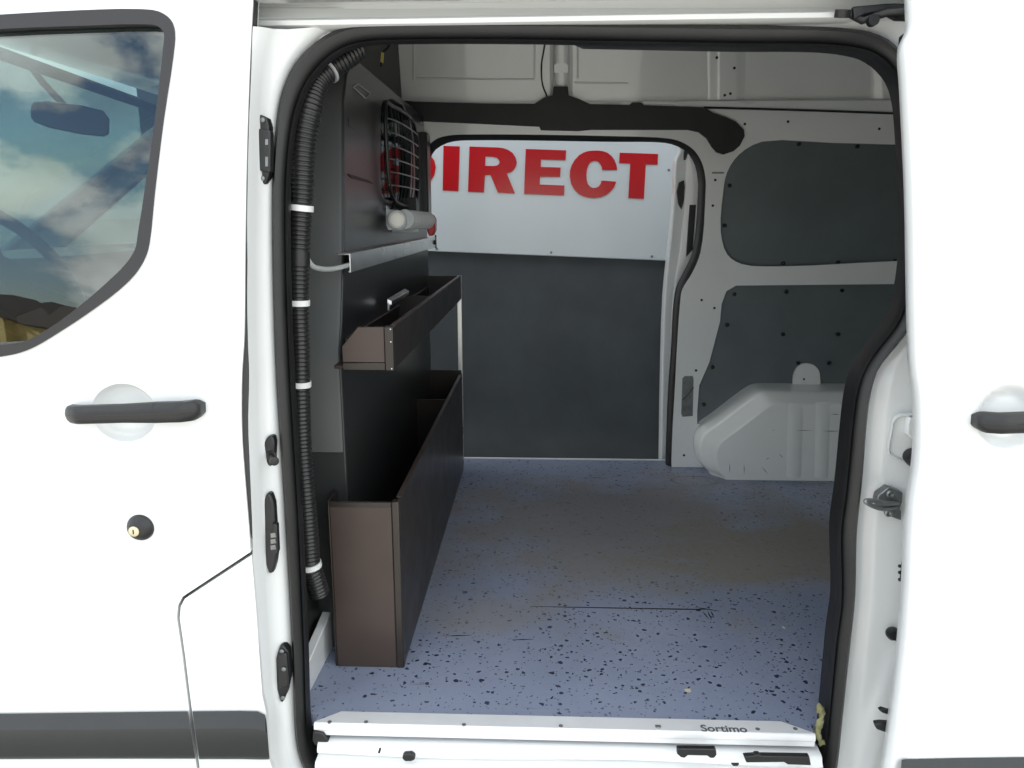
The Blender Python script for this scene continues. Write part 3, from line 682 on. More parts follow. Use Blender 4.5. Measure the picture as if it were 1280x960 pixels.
# wire guard over the window
gc = spl([Vector((XP + .02, p[0], p[1])) for p in ((gy0 - .025, 1.868), (gy0 + .05, 1.875), (gy1 - .02, 1.872), (gy1 + .01, 1.84), (gy1 + .01, 1.65), (gy1 - .03, 1.622), (gy0 + .06, 1.622), (gy0, 1.65), (gy0 - .025, 1.72))], 5, True)
bm = bmesh.new(); tube(bm, gc + [gc[0], gc[1]], .0055, 8, False); gd = build('window_guard', bm, plastic, bk, sharp=70)
nw = 8
for i in range(nw):
    y = gy0 + .03 + (gy1 - gy0 - .05) * i / (nw - 1); tubeo('wire', spl([Vector((XP + .022, y, 1.868)), Vector((XP + .03, y, 1.82)), Vector((XP + .03, y, 1.67)), Vector((XP + .022, y, 1.624))], 4), .0022, plastic, gd, 6)
for i in range(6):
    z = 1.662 + i * .0345; tubeo('wire', spl([Vector((XP + .020, gy0 - .015, z)), Vector((XP + .034, gy0 + .05, z)), Vector((XP + .034, gy1 - .04, z)), Vector((XP + .022, gy1 + .01, z))], 4), .0022, steel, gd, 6)
for q in (gy0 + .06, gy1 - .02): tubeo('guard_foot', [Vector((XP + .02, q, 1.624)), Vector((XP + .012, q, 1.60)), Vector((XP - .002, q, 1.592))], .004, plastic, gd, 6)
# far corner post of the bulkhead
boxo('corner_post', (XB, 1.50, 1.56), (atx(541, 250, -.42).x + .012, 1.59, ztop - .06), bulk, bk, .008)

# ---- far side: frame with the opening and the two panelled bays
ap = [(526, 640), (526, 215), (529, 195), (535, 183), (545, 174), (560, 169.5), (600, 168), (760, 170), (835, 173), (851, 177), (867, 187), (877, 202), (882, 222), (882, 245), (876, 315), (865, 342), (853, 362), (850, 382), (846, 440), (844, 480), (840, 555), (838, 640)]
ap_i = [(534, 640), (534, 218), (537, 200), (542, 189), (551, 182), (566, 176.5), (600, 175), (760, 177), (833, 178.5), (848, 183), (861, 192), (869, 206), (873, 224), (873, 245), (866, 315), (856, 338), (846, 358), (842, 382), (839, 440), (836, 480), (833, 555), (831, 640)]
AP = px(spl(ap, 4), farw)
zmin = FLOOR + .0
AP = [(x, max(z, FLOOR + .001)) for x, z in AP]
UH = px(spl([(953, 177), (1040, 178.5), (1135, 181), (1400, 186), (1440, 200), (1445, 250), (1440, 310), (1400, 320), (1128, 326), (974, 333), (927, 330), (909, 318), (901, 290), (904, 240), (909, 215), (924, 193)], 3, True), farw)
LH = px([(920, 357), (1128, 355), (1430, 351), (1430, 560), (905, 560), (886, 530), (871.5, 530), (871.5, 515), (874, 482), (887, 452), (900, 402), (902, 380), (908, 364)], farw)
i0 = min(range(len(AP)), key=lambda i: 0 if i == 0 else 1)
outl = [(XB, FLOOR)] + [p for p in AP] + [(XR, FLOOR), (XR, 1.985), (XB, 1.985)]
sideplate_far = sideplate('side_frame', outl, [UH, LH], farw, 0, .018, inner, van, .04, .004)
sideplate_far['label'] = 'white inner side wall with holes and dark lining boards'
up = sideplate('lining_board', px([(890, 165), (1450, 165), (1450, 340), (890, 340)], farw), [], farw, .026, .012, liner, sideplate_far, .12)
lo = sideplate('lining_board', px([(868, 350), (1440, 345), (1440, 575), (868, 575)], farw), [], farw, .026, .012, liner, sideplate_far, .12)
boxo('outer_panel', (on(872, 400, farw).x, 1.70, .5), (XR, 1.712, 2.0), white, van, 0)
clip = None
for par, pts_, o in ((sideplate_far, [(999, 180), (1072, 183), (1129, 199), (912, 232), (906, 282), (979, 329), (1048, 328), (1119, 326)], .020), (sideplate_far, [(918, 368), (983, 365), (1053, 363), (1123, 363), (909, 406), (979, 418), (1048, 418), (998, 454), (1037, 454), (891, 459), (880, 506)], .020)):
    for a, b in pts_:
        p = on(a, b, farw, o)
        if clip is None: clip = latheo('panel_clip', p, (0, -1, 0), [(-.006, .0075), (.002, .0075), (.005, .005), (.006, .001)], plastic, par, 14)
        else: twin(clip, p + Vector((0, 0, -.0075)), par)
fh = None
for a, b in ((894, 225), (891, 257), (877, 375), (893, 385), (870, 463), (855, 569), (985, 152), (1099, 161), (931, 155)):
    p = on(a, b, farw)
    if fh is None: fh = latheo('fixing_hole', p + Vector((0, .002, 0)), (0, -1, 0), [(0, .005), (.003, .005), (.003, 0)], plastic, sideplate_far, 12)
    else: twin(fh, p + Vector((0, -.001 + .0015, -.005)), sideplate_far)
plate = [(853, 473), (856, 470), (866, 470), (867, 474), (866, 520), (853, 521), (851.5, 517)]
bm = bmesh.new(); prism(bm, [on(a, b, farw, -.001) for a, b in plate], (0, .0015, 0)); build('pillar_slot', bm, steel, sideplate_far)
tubeo('slot_cable', spl([on(867, 484, farw, -.003), on(860, 493, farw, -.004), on(853, 500, farw, -.003)], 4), .002, plastic, sideplate_far, 6)
bm = bmesh.new(); prism(bm, [on(a, b, farw, -.001) for a, b in ((890, 215), (905, 215), (905, 217), (890, 217))], (0, .0015, 0)); build('press_line', bm, steel, sideplate_far)
# far seal
rows = []
for a, b in zip(resample(spl(ap, 4), 150), resample(spl(ap_i, 4), 150)):
    A = on(a[0], a[1], farw, .004); B = on(b[0], b[1], farw, .03)
    A.z = max(A.z, FLOOR + .001); B.z = max(B.z, FLOOR + .001)
    rows.append([A + Vector((0, .014, 0)), A, A.lerp(B, .3) + Vector((0, -.004, 0)), A.lerp(B, .7) + Vector((0, -.002, 0)), B, B + Vector((0, .012, 0))])
bm = bmesh.new(); loft(bm, rows, True, True); build('door_seal', bm, rubber, van, sharp=50)
boxo('sill_strip', (-.5, 1.7265, FLOOR - .03), (at(838, 575, 1.722).x, 1.738, FLOOR + .003), alup, van, .001)
# far sliding door, slid back: its leading edge shows in the opening
fl = [(853, 140), (850, 178), (849.5, 190), (845, 200), (843, 240), (838, 300), (831, 370), (827.5, 480), (826, 574), (824, 640)]
fd = lambda z: farw(z) + .17
FD = px(spl(fl, 3), fd); xe = XR + .1
bm = bmesh.new(); sheet(bm, FD + [(xe, FD[-1][1]), (xe, FD[0][1])], [], lambda u, v: Vector((u, fd(v), v)), lambda u, v: Vector((u - .004, fd(v) + .05, v)), .07)
fdo = build('sliding_door', bm, white, van, bevel=.006, sharp=40); fdo['label'] = 'far sliding door pushed open, only its leading edge showing'
FE = [on(p[0], p[1], fd, -.002) for p in spl([(860, 182), (859, 200), (857, 240), (852, 300), (842, 370), (838, 480)], 3)]
bm = bmesh.new(); loft(bm, [[p + Vector((-.004, .004, 0)), p + Vector((-.002, -.006, 0)), p + Vector((.006, -.008, 0)), p + Vector((.12, -.008, 0)), p + Vector((.12, .004, 0))] for p in FE]); build('door_fold', bm, white, fdo, sharp=30)
for poly, o in (([(849, 228), (855, 225), (856, 234), (855, 250), (852, 262), (848, 255), (846, 240)], -.014), ([(862, 256), (870, 256), (866, 312), (858, 321)], -.012), ([(855, 189), (860, 185), (866, 186), (861, 189), (857, 200), (855, 200)], -.014)):
    Yp = on(poly[0][0], poly[0][1], fd).y + o; plate_px('lock_plate', poly, Yp, .012, plastic, fdo, .001)
# ---- black rail trim along the cant rail
tr_ = [(470, 122), (520, 127), (600, 129), (668, 129.5), (680, 122), (691, 119), (692, 108), (710, 108), (711, 119), (722, 123), (738, 130), (787, 131), (790, 128), (802, 128), (805, 131.5), (880, 134), (885, 137), (892, 141), (907, 146), (920, 152), (930, 162), (931, 170), (925, 182), (917, 189), (905, 193), (896, 190), (890, 183), (884, 173), (874, 165), (860, 162), (740, 162), (723, 163.5), (676, 162.5), (674, 158), (600, 154.5), (545, 152), (500, 150), (470, 150)]
fr2 = lambda z: farw(z) - .016
sideplate('rail_trim', px(tr_, fr2), [], fr2, 0, .017, black, van, .05, .005)
tubeo('trim_edge', [on(880, 134.5, farw, -.006), on(960, 136.5, farw, -.006), on(1040, 139, farw, -.006), on(1140, 142.5, farw, -.006)], .004, plastic, van, 6)
# ---- upper side wall of the high roof with its pressed ribs
sideplate('upper_side', [(XB - .03, 1.97), (XR, 1.97), (XR, 2.46), (XB - .03, 2.46)], [], uppw, 0, .012, inner, van, .08)
def rib(xl, xr, y0=52, y1=126, d=.022):
    rows = []
    for i in range(14):
        y = y0 - 25 + (y1 - y0 + 25) * i / 13; a = on(xl, y, uppw); b = on(xr, y, uppw)
        # ribs stand upright: keep x from the lower end
        r = []
        for t, o in ((-.25, .002), (0, -.2 * d), (.14, -.9 * d), (.25, -d), (.75, -d), (.86, -.9 * d), (1, -.2 * d), (1.25, .002)):
            p = a.lerp(b, t); r.append(Vector((p.x, uppw(p.z) + o, p.z)))
        rows.append(r)
    bm = bmesh.new(); loft(bm, rows); return build('wall_rib', bm, inner, van, sharp=40)
ribs = [rib(691, 712, d=.03), rib(890, 926, d=.018), rib(1094, 1135, d=.018), rib(1290, 1330, d=.018)]
for (a, b), (c, d) in (((520, 98), (668, 99)), ((718, 103), (785, 104))):
    tubeo('pressed_line', [on(a, b, uppw, -.0015), on(c, d, uppw, -.0015)], .0032, inner, van, 6)
for a, (b, c) in ((722, (50, 98)), (668, (50, 98)), (517, (50, 100))):
    tubeo('pressed_line', [on(a, b, uppw, -.001), on(a, c, uppw, -.001)], .0035, inner, van, 6)
for a, b, q in ((701, 82, .03), (906, 119, .018), (913, 117, .018), (918, 85, .018), (896, 72, .018), (1108, 127, .018), (1100, 80, .018)):
    p = on(a, b, uppw, -q - .0005); latheo('fixing_hole', p + Vector((0, .002, 0)), (0, -1, 0), [(0, .005), (.0025, .005), (.0025, 0)], plastic, ribs[0] if a < 800 else ribs[1] if a < 1000 else ribs[2], 12)
bm = bmesh.new(); prism(bm, [on(a, b, uppw, -.032) for a, b in ((693, 81), (697, 79), (706, 79), (710, 81), (710, 91), (693, 91))], (0, .004, 0)); build('rib_tab', bm, inner, ribs[0])
tubeo('roof_cable', spl([on(683, 40, uppw, -.006), on(680, 62, uppw, -.008), on(677, 80, uppw, -.006), on(678, 105, uppw, -.008), on(684, 121, uppw, -.01)], 5), .003, plastic, van, 6)
# yellow tag and lead hanging by the bulkhead top
tubeo('lead', spl([at(490, 45, .9), at(486, 58, .9), at(479, 66, .9), at(476, 84, .9)], 5), .0035, plastic, van, 6)
plate_px('cable_tag', [(476.5, 65), (480, 66), (479, 79), (475.5, 77)], .895, .002, yellow, van, 0)

# ---- wheel arch
yf = 1.495; yb_ = farw(.8) + .03
fa = spl([at(a, b, yf) for a, b in ((893, 597), (885, 590), (880, 575), (880, 558), (886, 546), (905, 532), (930, 513), (948, 500), (958, 495), (975, 494), (1020, 494.5), (1100, 495.5), (1125, 500), (1160, 530), (1185, 560), (1186, 597))], 3)
fa[0].z = FLOOR; fa[-1].z = FLOOR
cen = Vector(((fa[0].x + fa[-1].x) / 2, 0, FLOOR))
rows = []
for o, s in ((yb_ - yf, 1.03), (.075, 1.006), (.064, 1.0), (.057, .992), (.05, .98), (.012, .912), (.006, .904), (.002, .896), (0, .885)):
    rows.append([Vector((cen.x + (p.x - cen.x) * s, yf + o, FLOOR + (p.z - FLOOR) * s)) for p in fa])
bm = bmesh.new(); V = loft(bm, rows)
# front face as a grid so that ribs can stand out of it
last = rows[-1]; cx = cen.x
x0, x1 = min(p.x for p in last), max(p.x for p in last)
bm.faces.new(V[-1])
wa = build('wheel_arch', bm, inner, van, sharp=60); wa['label'] = 'white painted wheel arch box with scuffed ribs'
for a, b in ((986, 1003), (1021, 1037), (1054, 1064), (1090, 1105)):
    rows = []
    for i in range(9):
        t = i / 8; y = 503 + (597 - 503) * t; q = min(1, i / 1.5) * .007
        A = at(a - 2 * t, y, yf); B = at(b - 3 * t, y, yf); r = []
        for s, o in ((-.12, .0005), (.1, -.5), (.3, -1), (.7, -1), (.9, -.5), (1.12, .0005)):
            p = A.lerp(B, s); p.y = yf + (o * q if o < 0 else .0008); p.z = max(p.z, FLOOR); r.append(p)
        rows.append(r)
    bm = bmesh.new(); loft(bm, rows); build('pressed_rib', bm, inner, wa, sharp=60)
tb_ = spl([at(a, b, 1.652) for a, b in ((991, 500), (991, 480), (993, 466), (999, 457), (1008, 454), (1017, 456), (1024, 463), (1026, 475), (1026, 500))], 4)
prismo('arch_tab', tb_, (0, .014, 0), inner, wa, .003)
latheo('fixing_hole', at(1005, 474, 1.650), (0, -1, 0), [(-.001, .004), (.001, .004), (.001, 0)], plastic, wa, 10)
random.seed(9)
for a, b, c, d in ((995, 538.5, 1016, 538), (1028, 539, 1050, 539), (1039, 518, 1050, 518), (957, 574, 962, 573), (974, 567, 979, 573), (912, 578, 912, 592), (930, 579, 930, 594), (952, 583, 960, 593), (966, 538, 968, 538)):
    bm = bmesh.new(); A = at(a, b, yf - (.0075 if 990 < a < 1060 else .0006)); B = at(c, d, A.y)
    dd = (B - A).normalized().cross(Vector((0, 1, 0))) * .0012; M = A.lerp(B, .5) + dd * random.uniform(.3, 1)
    prism(bm, [A, M - dd * 1.4, B, M + dd], (0, .0004, 0)); build('scuff_mark', bm, steel, wa)

# ================================================================== CAB seen through the driver's window
cabp = []
rows = []
for y in (.06, .3, .6, .86, 1.2, 1.5, 1.66):
    hump = .035 * math.exp(-((y - .42) / .16) ** 2)
    rows.append([(-1.25, y, .7), (-1.30, y, 1.2), (-1.36, y, 1.38 + hump), (-1.45, y, 1.46 + hump), (-1.6, y, 1.475 + hump), (-1.9, y, 1.46), (-2.25, y, 1.42)])
bm = bmesh.new(); loft(bm, rows); dash = build('dashboard', bm, dash_m, van)
boxo('cab_floor', (-2.4, .0, .545), (XB - .04, 1.72, .60), dash_m, van, 0)
sw = Vector((-1.25, .43, 1.45)); ax = Vector((.82, 0, .55)).normalized()
rim = ring(sw, ax, .185, 40); bm = bmesh.new(); tube(bm, rim + rim[:2], .016, 10, False); whl = build('steering_wheel', bm, plastic, van, sharp=80)
bm = bmesh.new(); lathe(bm, sw - ax * .05, ax, [(0, .03), (.03, .06), (.045, .05), (.05, .0)], 20)
for i in (3, 17, 30): tube(bm, [sw - ax * .02, rim[i]], .012, 8)
build('wheel_hub', bm, plastic, whl)
mm = at(87, 147, .86); bm = bmesh.new()
mp_ = [at(a, b, .86) for a, b in ((38, 133), (42, 127), (60, 126), (100, 131), (128, 138), (135, 147), (135, 166), (128, 170), (100, 167), (60, 159), (42, 152), (38, 146))]
prism(bm, mp_, (-.012, .03, 0)); mir = build('interior_mirror', bm, mirror_m, van, bevel=.004)
tubeo('mirror_stem', [mm + Vector((-.01, .02, .02)), mm + Vector((-.09, .04, .10)), mm + Vector((-.13, .04, .16))], .01, plastic, mir, 8)
wt0, wt1, wb0, wb1 = Vector((-1.34, .14, 1.99)), Vector((-1.34, 1.56, 1.94)), Vector((-2.2, .04, 1.44)), Vector((-2.2, 1.68, 1.40))
bm = bmesh.new(); loft(bm, [[wt0, wt1], [wb0, wb1]]); wsc = build('windscreen', bm, glass, van)
tubeo('windscreen_pillar', [wt1, wb1], .02, greyp, wsc, 10); tubeo('windscreen_pillar', [wt0, wb0], .032, greyp, wsc, 10); tubeo('windscreen_rail', [wt0, wt1], .016, greyp, wsc, 10)
bm = bmesh.new(); loft(bm, [[(-1.36, .10, 2.0), (-1.36, 1.6, 2.0)], [(-1.0, .08, 2.06), (-1.0, 1.6, 2.06)], [(XB - .02, .06, 2.1), (XB - .02, 1.62, 2.1)]]); build('cab_roof', bm, inner, van)
bm = bmesh.new(); loft(bm, [[(-.62, .02, 2.02), (-.62, 1.64, 2.02)], [(-.62, .02, 2.5), (-.62, 1.64, 2.5)]]); build('roof_front', bm, white, van)
fdr = lambda z: 1.68 - max(0, z - 1.3) * .14
sideplate('passenger_door', [(-2.3, .5), (XB - .03, .5), (XB - .03, 2.06), (-1.25, 2.06), (-1.36, 1.96), (-2.2, 1.42), (-2.3, 1.4)], [[(-1.95, 1.42), (-1.1, 1.36), (-.8, 1.38), (-.82, 1.90), (-1.2, 1.92), (-1.32, 1.88)]], fdr, 0, .04, greyp, van, .1)
sideplate('passenger_window', [(-1.97, 1.41), (-1.1, 1.34), (-.78, 1.36), (-.8, 1.92), (-1.2, 1.94), (-1.34, 1.9)], [], fdr, .02, .004, glass, van, .2)

# ================================================================== THINGS IN THE LOAD SPACE
# ---- rack of a deep bin and a tray
A = atz(420, 833); B = atz(510, 835); F = atz(578, 583)
y0 = (A.y + B.y) / 2; xl, xr = A.x, B.x; y1 = min(F.y, 1.58)
zt = at(503, 628, y0).z; zte = at(555, 462, y1).z
print('RACK', A, B, F, zt, zte)
rk = thing('storage_rack', 'dark brown steel rack with a deep bin below and an open tray above', 'storage rack', (xl, y0, FLOOR))
zf = FLOOR
xr = (B.x + F.x) / 2 if abs(B.x - F.x) < .05 else B.x
e = .006
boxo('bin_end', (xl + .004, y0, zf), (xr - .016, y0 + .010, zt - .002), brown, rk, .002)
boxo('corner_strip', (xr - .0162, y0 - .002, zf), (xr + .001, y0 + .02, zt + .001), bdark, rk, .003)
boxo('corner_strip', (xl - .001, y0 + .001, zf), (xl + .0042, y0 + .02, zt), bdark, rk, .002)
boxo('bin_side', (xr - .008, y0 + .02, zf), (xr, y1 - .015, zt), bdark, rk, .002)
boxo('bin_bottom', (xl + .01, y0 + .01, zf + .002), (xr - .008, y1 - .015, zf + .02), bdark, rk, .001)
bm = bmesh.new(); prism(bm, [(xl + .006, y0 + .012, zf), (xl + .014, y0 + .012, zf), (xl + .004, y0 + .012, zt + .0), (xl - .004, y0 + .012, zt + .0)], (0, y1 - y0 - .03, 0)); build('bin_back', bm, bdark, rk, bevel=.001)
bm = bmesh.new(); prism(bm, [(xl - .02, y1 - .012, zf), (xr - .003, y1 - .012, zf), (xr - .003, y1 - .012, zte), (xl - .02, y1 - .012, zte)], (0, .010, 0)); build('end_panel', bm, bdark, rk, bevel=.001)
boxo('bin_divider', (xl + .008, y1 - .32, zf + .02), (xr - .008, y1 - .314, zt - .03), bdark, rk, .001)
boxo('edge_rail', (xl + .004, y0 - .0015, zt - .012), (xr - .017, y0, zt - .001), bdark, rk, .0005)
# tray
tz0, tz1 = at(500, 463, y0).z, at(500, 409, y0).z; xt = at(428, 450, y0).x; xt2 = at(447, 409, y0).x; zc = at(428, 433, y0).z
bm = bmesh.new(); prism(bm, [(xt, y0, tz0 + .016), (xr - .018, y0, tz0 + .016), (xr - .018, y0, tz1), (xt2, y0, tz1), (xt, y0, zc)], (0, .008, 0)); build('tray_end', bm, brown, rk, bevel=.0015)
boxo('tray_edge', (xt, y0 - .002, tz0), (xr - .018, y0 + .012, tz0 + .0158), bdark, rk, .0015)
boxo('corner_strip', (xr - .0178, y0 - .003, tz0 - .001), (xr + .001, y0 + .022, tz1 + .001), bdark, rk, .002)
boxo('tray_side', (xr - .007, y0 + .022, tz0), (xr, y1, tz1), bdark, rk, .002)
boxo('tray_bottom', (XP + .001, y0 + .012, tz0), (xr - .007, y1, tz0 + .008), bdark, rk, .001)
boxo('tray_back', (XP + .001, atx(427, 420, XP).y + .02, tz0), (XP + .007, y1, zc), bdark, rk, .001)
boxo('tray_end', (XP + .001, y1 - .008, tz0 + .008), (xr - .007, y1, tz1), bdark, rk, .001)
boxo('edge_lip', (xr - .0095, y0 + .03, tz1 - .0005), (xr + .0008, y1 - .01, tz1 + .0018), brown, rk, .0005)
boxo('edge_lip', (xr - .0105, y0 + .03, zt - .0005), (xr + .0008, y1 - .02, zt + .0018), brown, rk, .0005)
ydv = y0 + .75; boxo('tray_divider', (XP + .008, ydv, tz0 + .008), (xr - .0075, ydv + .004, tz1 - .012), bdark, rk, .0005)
bm = bmesh.new(); prism(bm, [(xr - .016, y1 + .0005, zf), (xr + .001, y1 + .0005, zf), (xr + .001, y1 + .0005, tz1), (xr - .016, y1 + .0005, tz1)], (0, .014, 0)); build('upright', bm, alu, rk, bevel=.001)
hb = [at(484, 379, y0 + .5), at(506, 366, y0 + .62)]
bm = bmesh.new(); a, b = hb; prism(bm, [a, b, b + Vector((.012, 0, -.006)), a + Vector((.012, 0, -.006))], (0, .002, .012)); box(bm, (a.x, a.y, a.z - .02), (a.x + .006, a.y + .006, a.z)); build('divider_grip', bm, alu, rk, bevel=.001)
for q in (tz1 - .004, tz1 - .03, tz0 + .004):
    p = Vector((xr - .004, y0 - .003, q)); latheo('rivet', p, (0, -1, 0), [(-.002, .0016), (.0006, .0014), (.001, 0)], alu, rk, 8)

# ---- aluminium mounting rail on the bulkhead
xa = -.402; a = atx(437.5, 313, xa); b = atx(544.5, 298, xa); c = atx(437.5, 337, xa)
h = a.z - c.z; zt_ = (a.z + b.z) / 2
rl = thing('mounting_rail', 'bright aluminium channel rail running along the bulkhead above the tray', 'rail', (xa, a.y, zt_ - h))
cs = [(xa - .027, 0), (xa, 0), (xa, -h), (xa - .006, -h), (xa - .006, -h + .003), (xa - .003, -h + .003), (xa - .003, -.003), (xa - .027, -.003)]
prismo('channel', [(x, a.y, zt_ + z) for x, z in cs], (0, b.y - a.y, 0), alu, rl, .0006)
boxo('end_stop', (xa - .003, b.y - .004, zt_ - h - .004), (xa + .003, b.y + .004, zt_ + .006), plastic, rl, .001)
latheo('knob', (xa, b.y - .05, zt_ - h * .5), (1, 0, 0), [(0, .008), (.006, .008), (.008, .004)], plastic, rl, 14)
for q in (.25, .8): boxo('bracket', (XP - .002, a.y + (b.y - a.y) * q, zt_ - h * .8), (xa - .0029, a.y + (b.y - a.y) * q + .03, zt_ - .0031), steel, rl, 0)

# ---- corrugated hose with cable ties
hp = [at(447, 62, .19), at(430, 74, .17), at(410, 88, .15), at(396, 104, .13), at(387, 140, .095), at(380, 180, .09), at(377, 240, .09), at(374, 300, .09), at(373, 340, .09), at(373, 378, .09), at(375, 440, .09), at(375.5, 500, .09), at(377.5, 560, .095), at(382, 620, .092), at(386, 680, .092), at(388, 706, .092), at(393, 722, .098), at(399, 742, .105)]
hs = spl(hp, 40); hs = resample(hs, 1500)
hr = .0205
hrad = [hr * interp([(0, 1.05), (.1, 1.1), (.2, 1.12), (.4, 1.05), (.5, .95), (.75, .98), (.9, 1.05), (1, 1.05)], i / 1500) for i in range(1500)]
PIT = .0083; Ls = sum((b - a).length for a, b in zip(hs, hs[1:])); npt = int(Ls / PIT) * 6
hs = resample(hs, npt)
hz = thing('corrugated_hose', 'black corrugated cable hose running up the door pillar, tied with white bands', 'hose', hp[-1])
bm = bmesh.new(); tube(bm, hs, lambda i: hrad[min(1499, int(i * 1500 / npt))] * (1, .985, .90, .86, .90, .985)[i % 6], 18)
build('hose_body', bm, hosem, hz, sharp=80)
def hpt(row): i = min(range(len(hs)), key=lambda k: abs((lambda p: 480 - (ROT.transposed() @ (p - CAM)).y / -(ROT.transposed() @ (p - CAM)).z * FPX)(hs[k]) - row)); return i
for row in (88, 260, 378, 480, 706):
    i = hpt(row); t = (hs[min(i + 3, npt - 1)] - hs[i - 3]).normalized(); r_ = hrad[min(1499, int(i * 1500 / npt))] + .0015
    if row == 88: latheo('end_ring', hs[i] - t * .002, t, [(0, r_ - .002), (0, r_ + .001), (.005, r_ + .001), (.005, r_ - .002)], greyp, hz, 24); continue
    latheo('cable_tie', hs[i] - t * .0055, t, [(0, r_ - .003), (0, r_), (.011, r_), (.011, r_ - .003)], tie, hz, 28)
i = hpt(322); t = (hs[i + 3] - hs[i - 3]).normalized(); latheo('hose_joiner', hs[i] - t * .012, t, [(0, .016), (0, .0215), (.024, .0215), (.024, .016)], plastic, hz, 24)
# ---- grey cable from the hose to the rail
cp_ = spl([hs[i] + Vector((.016, -.004, 0)), at(390, 332, .115), at(402, 336, .16), at(416, 336, .21), at(430, 333, .25), at(436, 331, .285)], 8)
tubeo('cable', cp_, .0052, greyp, None, 10, label='light grey cable looping from the black hose to the aluminium rail', cat='cable')

# ---- lamp on the bulkhead
ly = .74; lx = XP
lm = thing('work_lamp', 'light grey ribbed work lamp with round lens and red end cap', 'lamp', (XP + .02, ly, at(495, 291, ly).z))
pa = [at(a, b, ly) for a, b in ((482, 256), (485, 262), (495, 262), (506, 268), (508, 281), (503, 288), (492, 287.5), (485, 288), (482, 281))]
prismo('lamp_mount', pa, (0, .03, 0), greyp, lm, .003)
dc = at(496, 274.5, ly - .001)
latheo('lens_ring', dc, (.25, -1, 0), [(0, .0255), (.006, .0255), (.009, .023), (.009, .0)], greyp, lm, 32)
latheo('lens', dc + Vector((.002, -.009, 0)), (.25, -1, 0), [(0, .019), (.003, .0185), (.005, .014), (.006, 0)], lens_m, lm, 32)
ba, bb = at(506, 274, ly + .015), at(534.5, 275.5, ly + .36); dv = bb - ba; Lb = dv.length; pr = []
for k in range(14): t0 = k / 14 * Lb; pr += [(t0, .026), (t0 + Lb / 28, .026), (t0 + Lb / 28, .0235), (t0 + Lb / 14 - .0005, .0235)]
latheo('lamp_body', ba, dv, pr + [(Lb, .02)], greyp, lm, 28)
rc = at(540, 274, ly + .19)
prismo('end_cap', [at(a, b, ly + .355) for a, b in ((533.5, 268), (540, 268), (543.5, 274), (543.5, 288), (540, 295), (536, 295), (533.5, 288))], (.0, .05, 0), redp, lm, .004)
boxo('lamp_bracket', (XP - .001, ly + .16, at(515, 291, ly + .1).z), (ba.x + .012, ly + .18, ba.z - .018), greyp, lm, .002)
boxo('clamp', (XP - .001, ly + .33, bb.z - .01), (XP + .045, ly + .355, bb.z + .07), plastic, lm, .003)

# ================================================================== OUTSIDE BEYOND THE FAR DOOR
YW = 2.45
bm = bmesh.new(); box(bm, (-1.95, YW + .03, 0), (3.6, YW + .25, 4.6)); bw = build('building_wall', bm, wallm, None, bevel=.01, label='plain dark grey rendered wall standing behind the van', cat='wall')
sg = [at(a, b, YW) for a, b in ((455, 95), (1010, 117), (1006, 333), (452, 310.5))]
sgo = thing('sign_board', 'white sign board with large red capital letters on the grey wall', 'sign', sg[3])
prismo('board', sg, (0, .031, 0), signm, sgo, .004)
def z1(p): return [(530 + a / 8, 165 + b / 8) for a, b in p]
def z2(p): return [(680 + a / 8, 165 + b / 8) for a, b in p]
LET = [
 ('letter_d', [(487, 179.5), (508, 180), (524, 183), (536, 191), (543, 201), (544.8, 209), (543, 219), (537.5, 228), (525, 235), (508, 237.5), (484, 237)], [(508, 194), (514, 195), (521, 200), (524, 209), (521, 217), (514, 222.5), (507, 223)]),
 ('letter_i', z1([(195, 138), (358, 145), (345, 592), (187, 585)]), None),
 ('letter_r', z1([(455, 145), (740, 155), (790, 161), (840, 178), (885, 208), (916, 255), (928, 305), (918, 345), (900, 378), (868, 402), (828, 415), (910, 615), (738, 607), (665, 430), (610, 430), (600, 605), (440, 597)]), z1([(615, 245), (690, 248), (728, 258), (748, 278), (756, 298), (748, 322), (730, 335), (700, 340), (612, 338)])),
 ('letter_e', [(657.2, 186.2), (707.7, 188), (707, 200.4), (676.2, 199.4), (676, 208.7), (700.9, 209.4), (700, 221.2), (675, 220.9), (674.8, 230.6), (705.6, 231.9), (705, 244.4), (655, 242.5)], None),
 ('letter_c', z2([(732, 380), (724, 330), (705, 280), (675, 240), (635, 208), (590, 192), (540, 186), (490, 186), (440, 192), (395, 206), (350, 233), (305, 283), (275, 335), (259, 390), (257, 450), (270, 515), (298, 570), (340, 615), (390, 643), (450, 658), (510, 661), (570, 651), (625, 628), (670, 592), (702, 550), (722, 497), (575, 485), (565, 520), (545, 545), (520, 557), (492, 560), (462, 548), (438, 520), (427, 480), (424, 430), (430, 370), (448, 325), (470, 300), (500, 288), (527, 291), (552, 308), (570, 335), (578, 355), (580, 380)]), None),
 ('letter_t', z2([(757, 207), (1140, 220), (1135, 328), (1018, 325), (998, 670), (842, 662), (862, 318), (750, 310)]), None)]
for nme, o_, h_ in LET:
    f2 = lambda q: [(p.x, p.z) for p in (at(a, b, YW) for a, b in q)]
    bm = bmesh.new(); sheet(bm, f2(o_), [f2(h_)] if h_ else [], lambda u, v: Vector((u, YW - .003, v)), lambda u, v: Vector((u, YW + .001, v)), .12)
    build(nme, bm, letter, sgo, sharp=30)
bs = None
for a, b in ((546, 311), (689, 315.5), (815, 320.5), (836, 212.5), (950, 326)):
    p = at(a, b, YW - .001)
    if bs is None: bs = latheo('screw', p, (0, -1, 0), [(-.002, .006), (.002, .006), (.003, .003), (.003, 0)], steel, sgo, 10)
    else: twin(bs, p + Vector((0, 0, -.006)), sgo)

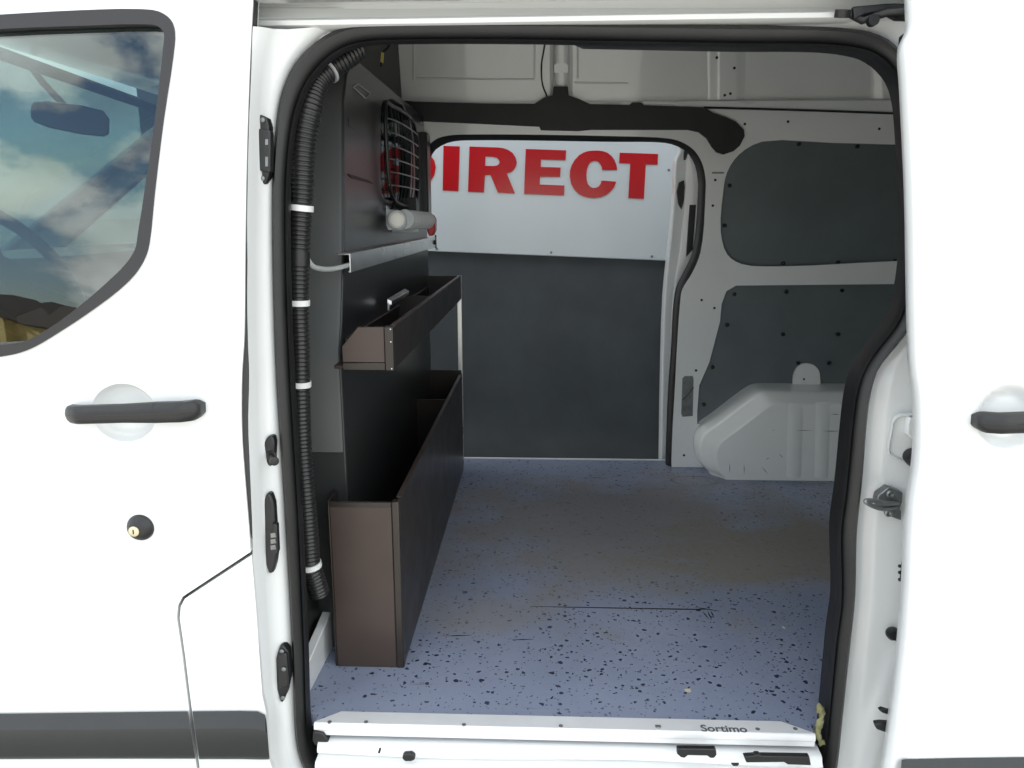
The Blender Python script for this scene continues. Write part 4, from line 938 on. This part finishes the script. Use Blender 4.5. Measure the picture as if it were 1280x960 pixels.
# ================================================================== ACROSS THE YARD (mirrored in the driver's window)
hx, hy = -44, -58
hs_ = thing('house', 'yellow gabled house with a dark roof across the yard, mirrored in the window', 'house', (hx, hy, 0))
bm = bmesh.new(); prism(bm, [(hx - 6, hy, 0), (hx + 2, hy, 0), (hx + 2, hy, 3.2), (hx - 2, hy, 6.4), (hx - 6, hy, 3.2)], (0, -9, 0)); build('wall', bm, housem, hs_)
bm = bmesh.new()
prism(bm, [(hx + 2.6, hy + .5, 2.85), (hx + 2.6, hy + .5, 3.1), (hx - 2, hy + .5, 6.8), (hx - 6.6, hy + .5, 3.1), (hx - 6.6, hy + .5, 2.85), (hx - 2, hy + .5, 6.5)], (0, -10, 0)); build('roof', bm, roofm, hs_)
bm = bmesh.new(); prism(bm, [(hx + 2, hy - 1, 0), (hx + 14, hy - 1, 0), (hx + 14, hy - 1, 3), (hx + 2, hy - 1, 3)], (0, -7, 0)); build('annex_wall', bm, housem, hs_)
bm = bmesh.new(); prism(bm, [(hx + 1.8, hy - .4, 2.95), (hx + 14.5, hy - .4, 2.95), (hx + 13.5, hy - 4.5, 5.6), (hx + 1.8, hy - 4.5, 5.6)], (0, -.1, -.2)); build('annex_roof', bm, roofm, hs_)
for a in (-4, 0): boxo('window', (hx + a - .6, hy - .05, 1.0), (hx + a + .4, hy + .03, 2.4), plastic, hs_, 0)
random.seed(12)
def tree(x, y, h, r, label):
    t = thing('tree', label, 'tree', (x, y, 0), 'trees across the yard')
    tubeo('trunk', [(x, y, 0), (x + .1, y, h * .4), (x, y + .1, h * .75)], lambda i: .22 - .06 * i, bark, t, 8)
    bm = bmesh.new()
    cl = [(Vector((random.gauss(0, .45) * r, random.gauss(0, .45) * r, random.uniform(-.5, .5) * h * .6)), random.uniform(.25, .5) * r) for _ in range(16)]
    for _ in range(2600):
        c, rr = random.choice(cl); d = Vector((random.gauss(0, 1), random.gauss(0, 1), random.gauss(0, 1))).normalized() * rr * random.uniform(.6, 1)
        p = Vector((x, y, h * .68)) + c + d; u = Vector((random.uniform(-1, 1), random.uniform(-1, 1), random.uniform(-1, 1))).normalized() * .17; v = u.orthogonal().normalized() * .12
        bm.faces.new([bm.verts.new(p + q) for q in (u, v, -u, -v)])
    build('crown', bm, leafm, t, recalc=False)
tree(-41, -72, 8.2, 3.2, 'broad dark tree behind the yellow house'); tree(-33, -70, 8.6, 3.0, 'tall dark tree behind the annex roof end'); tree(-26, -66, 6.2, 2.2, 'small dark tree beside the annex of the house')
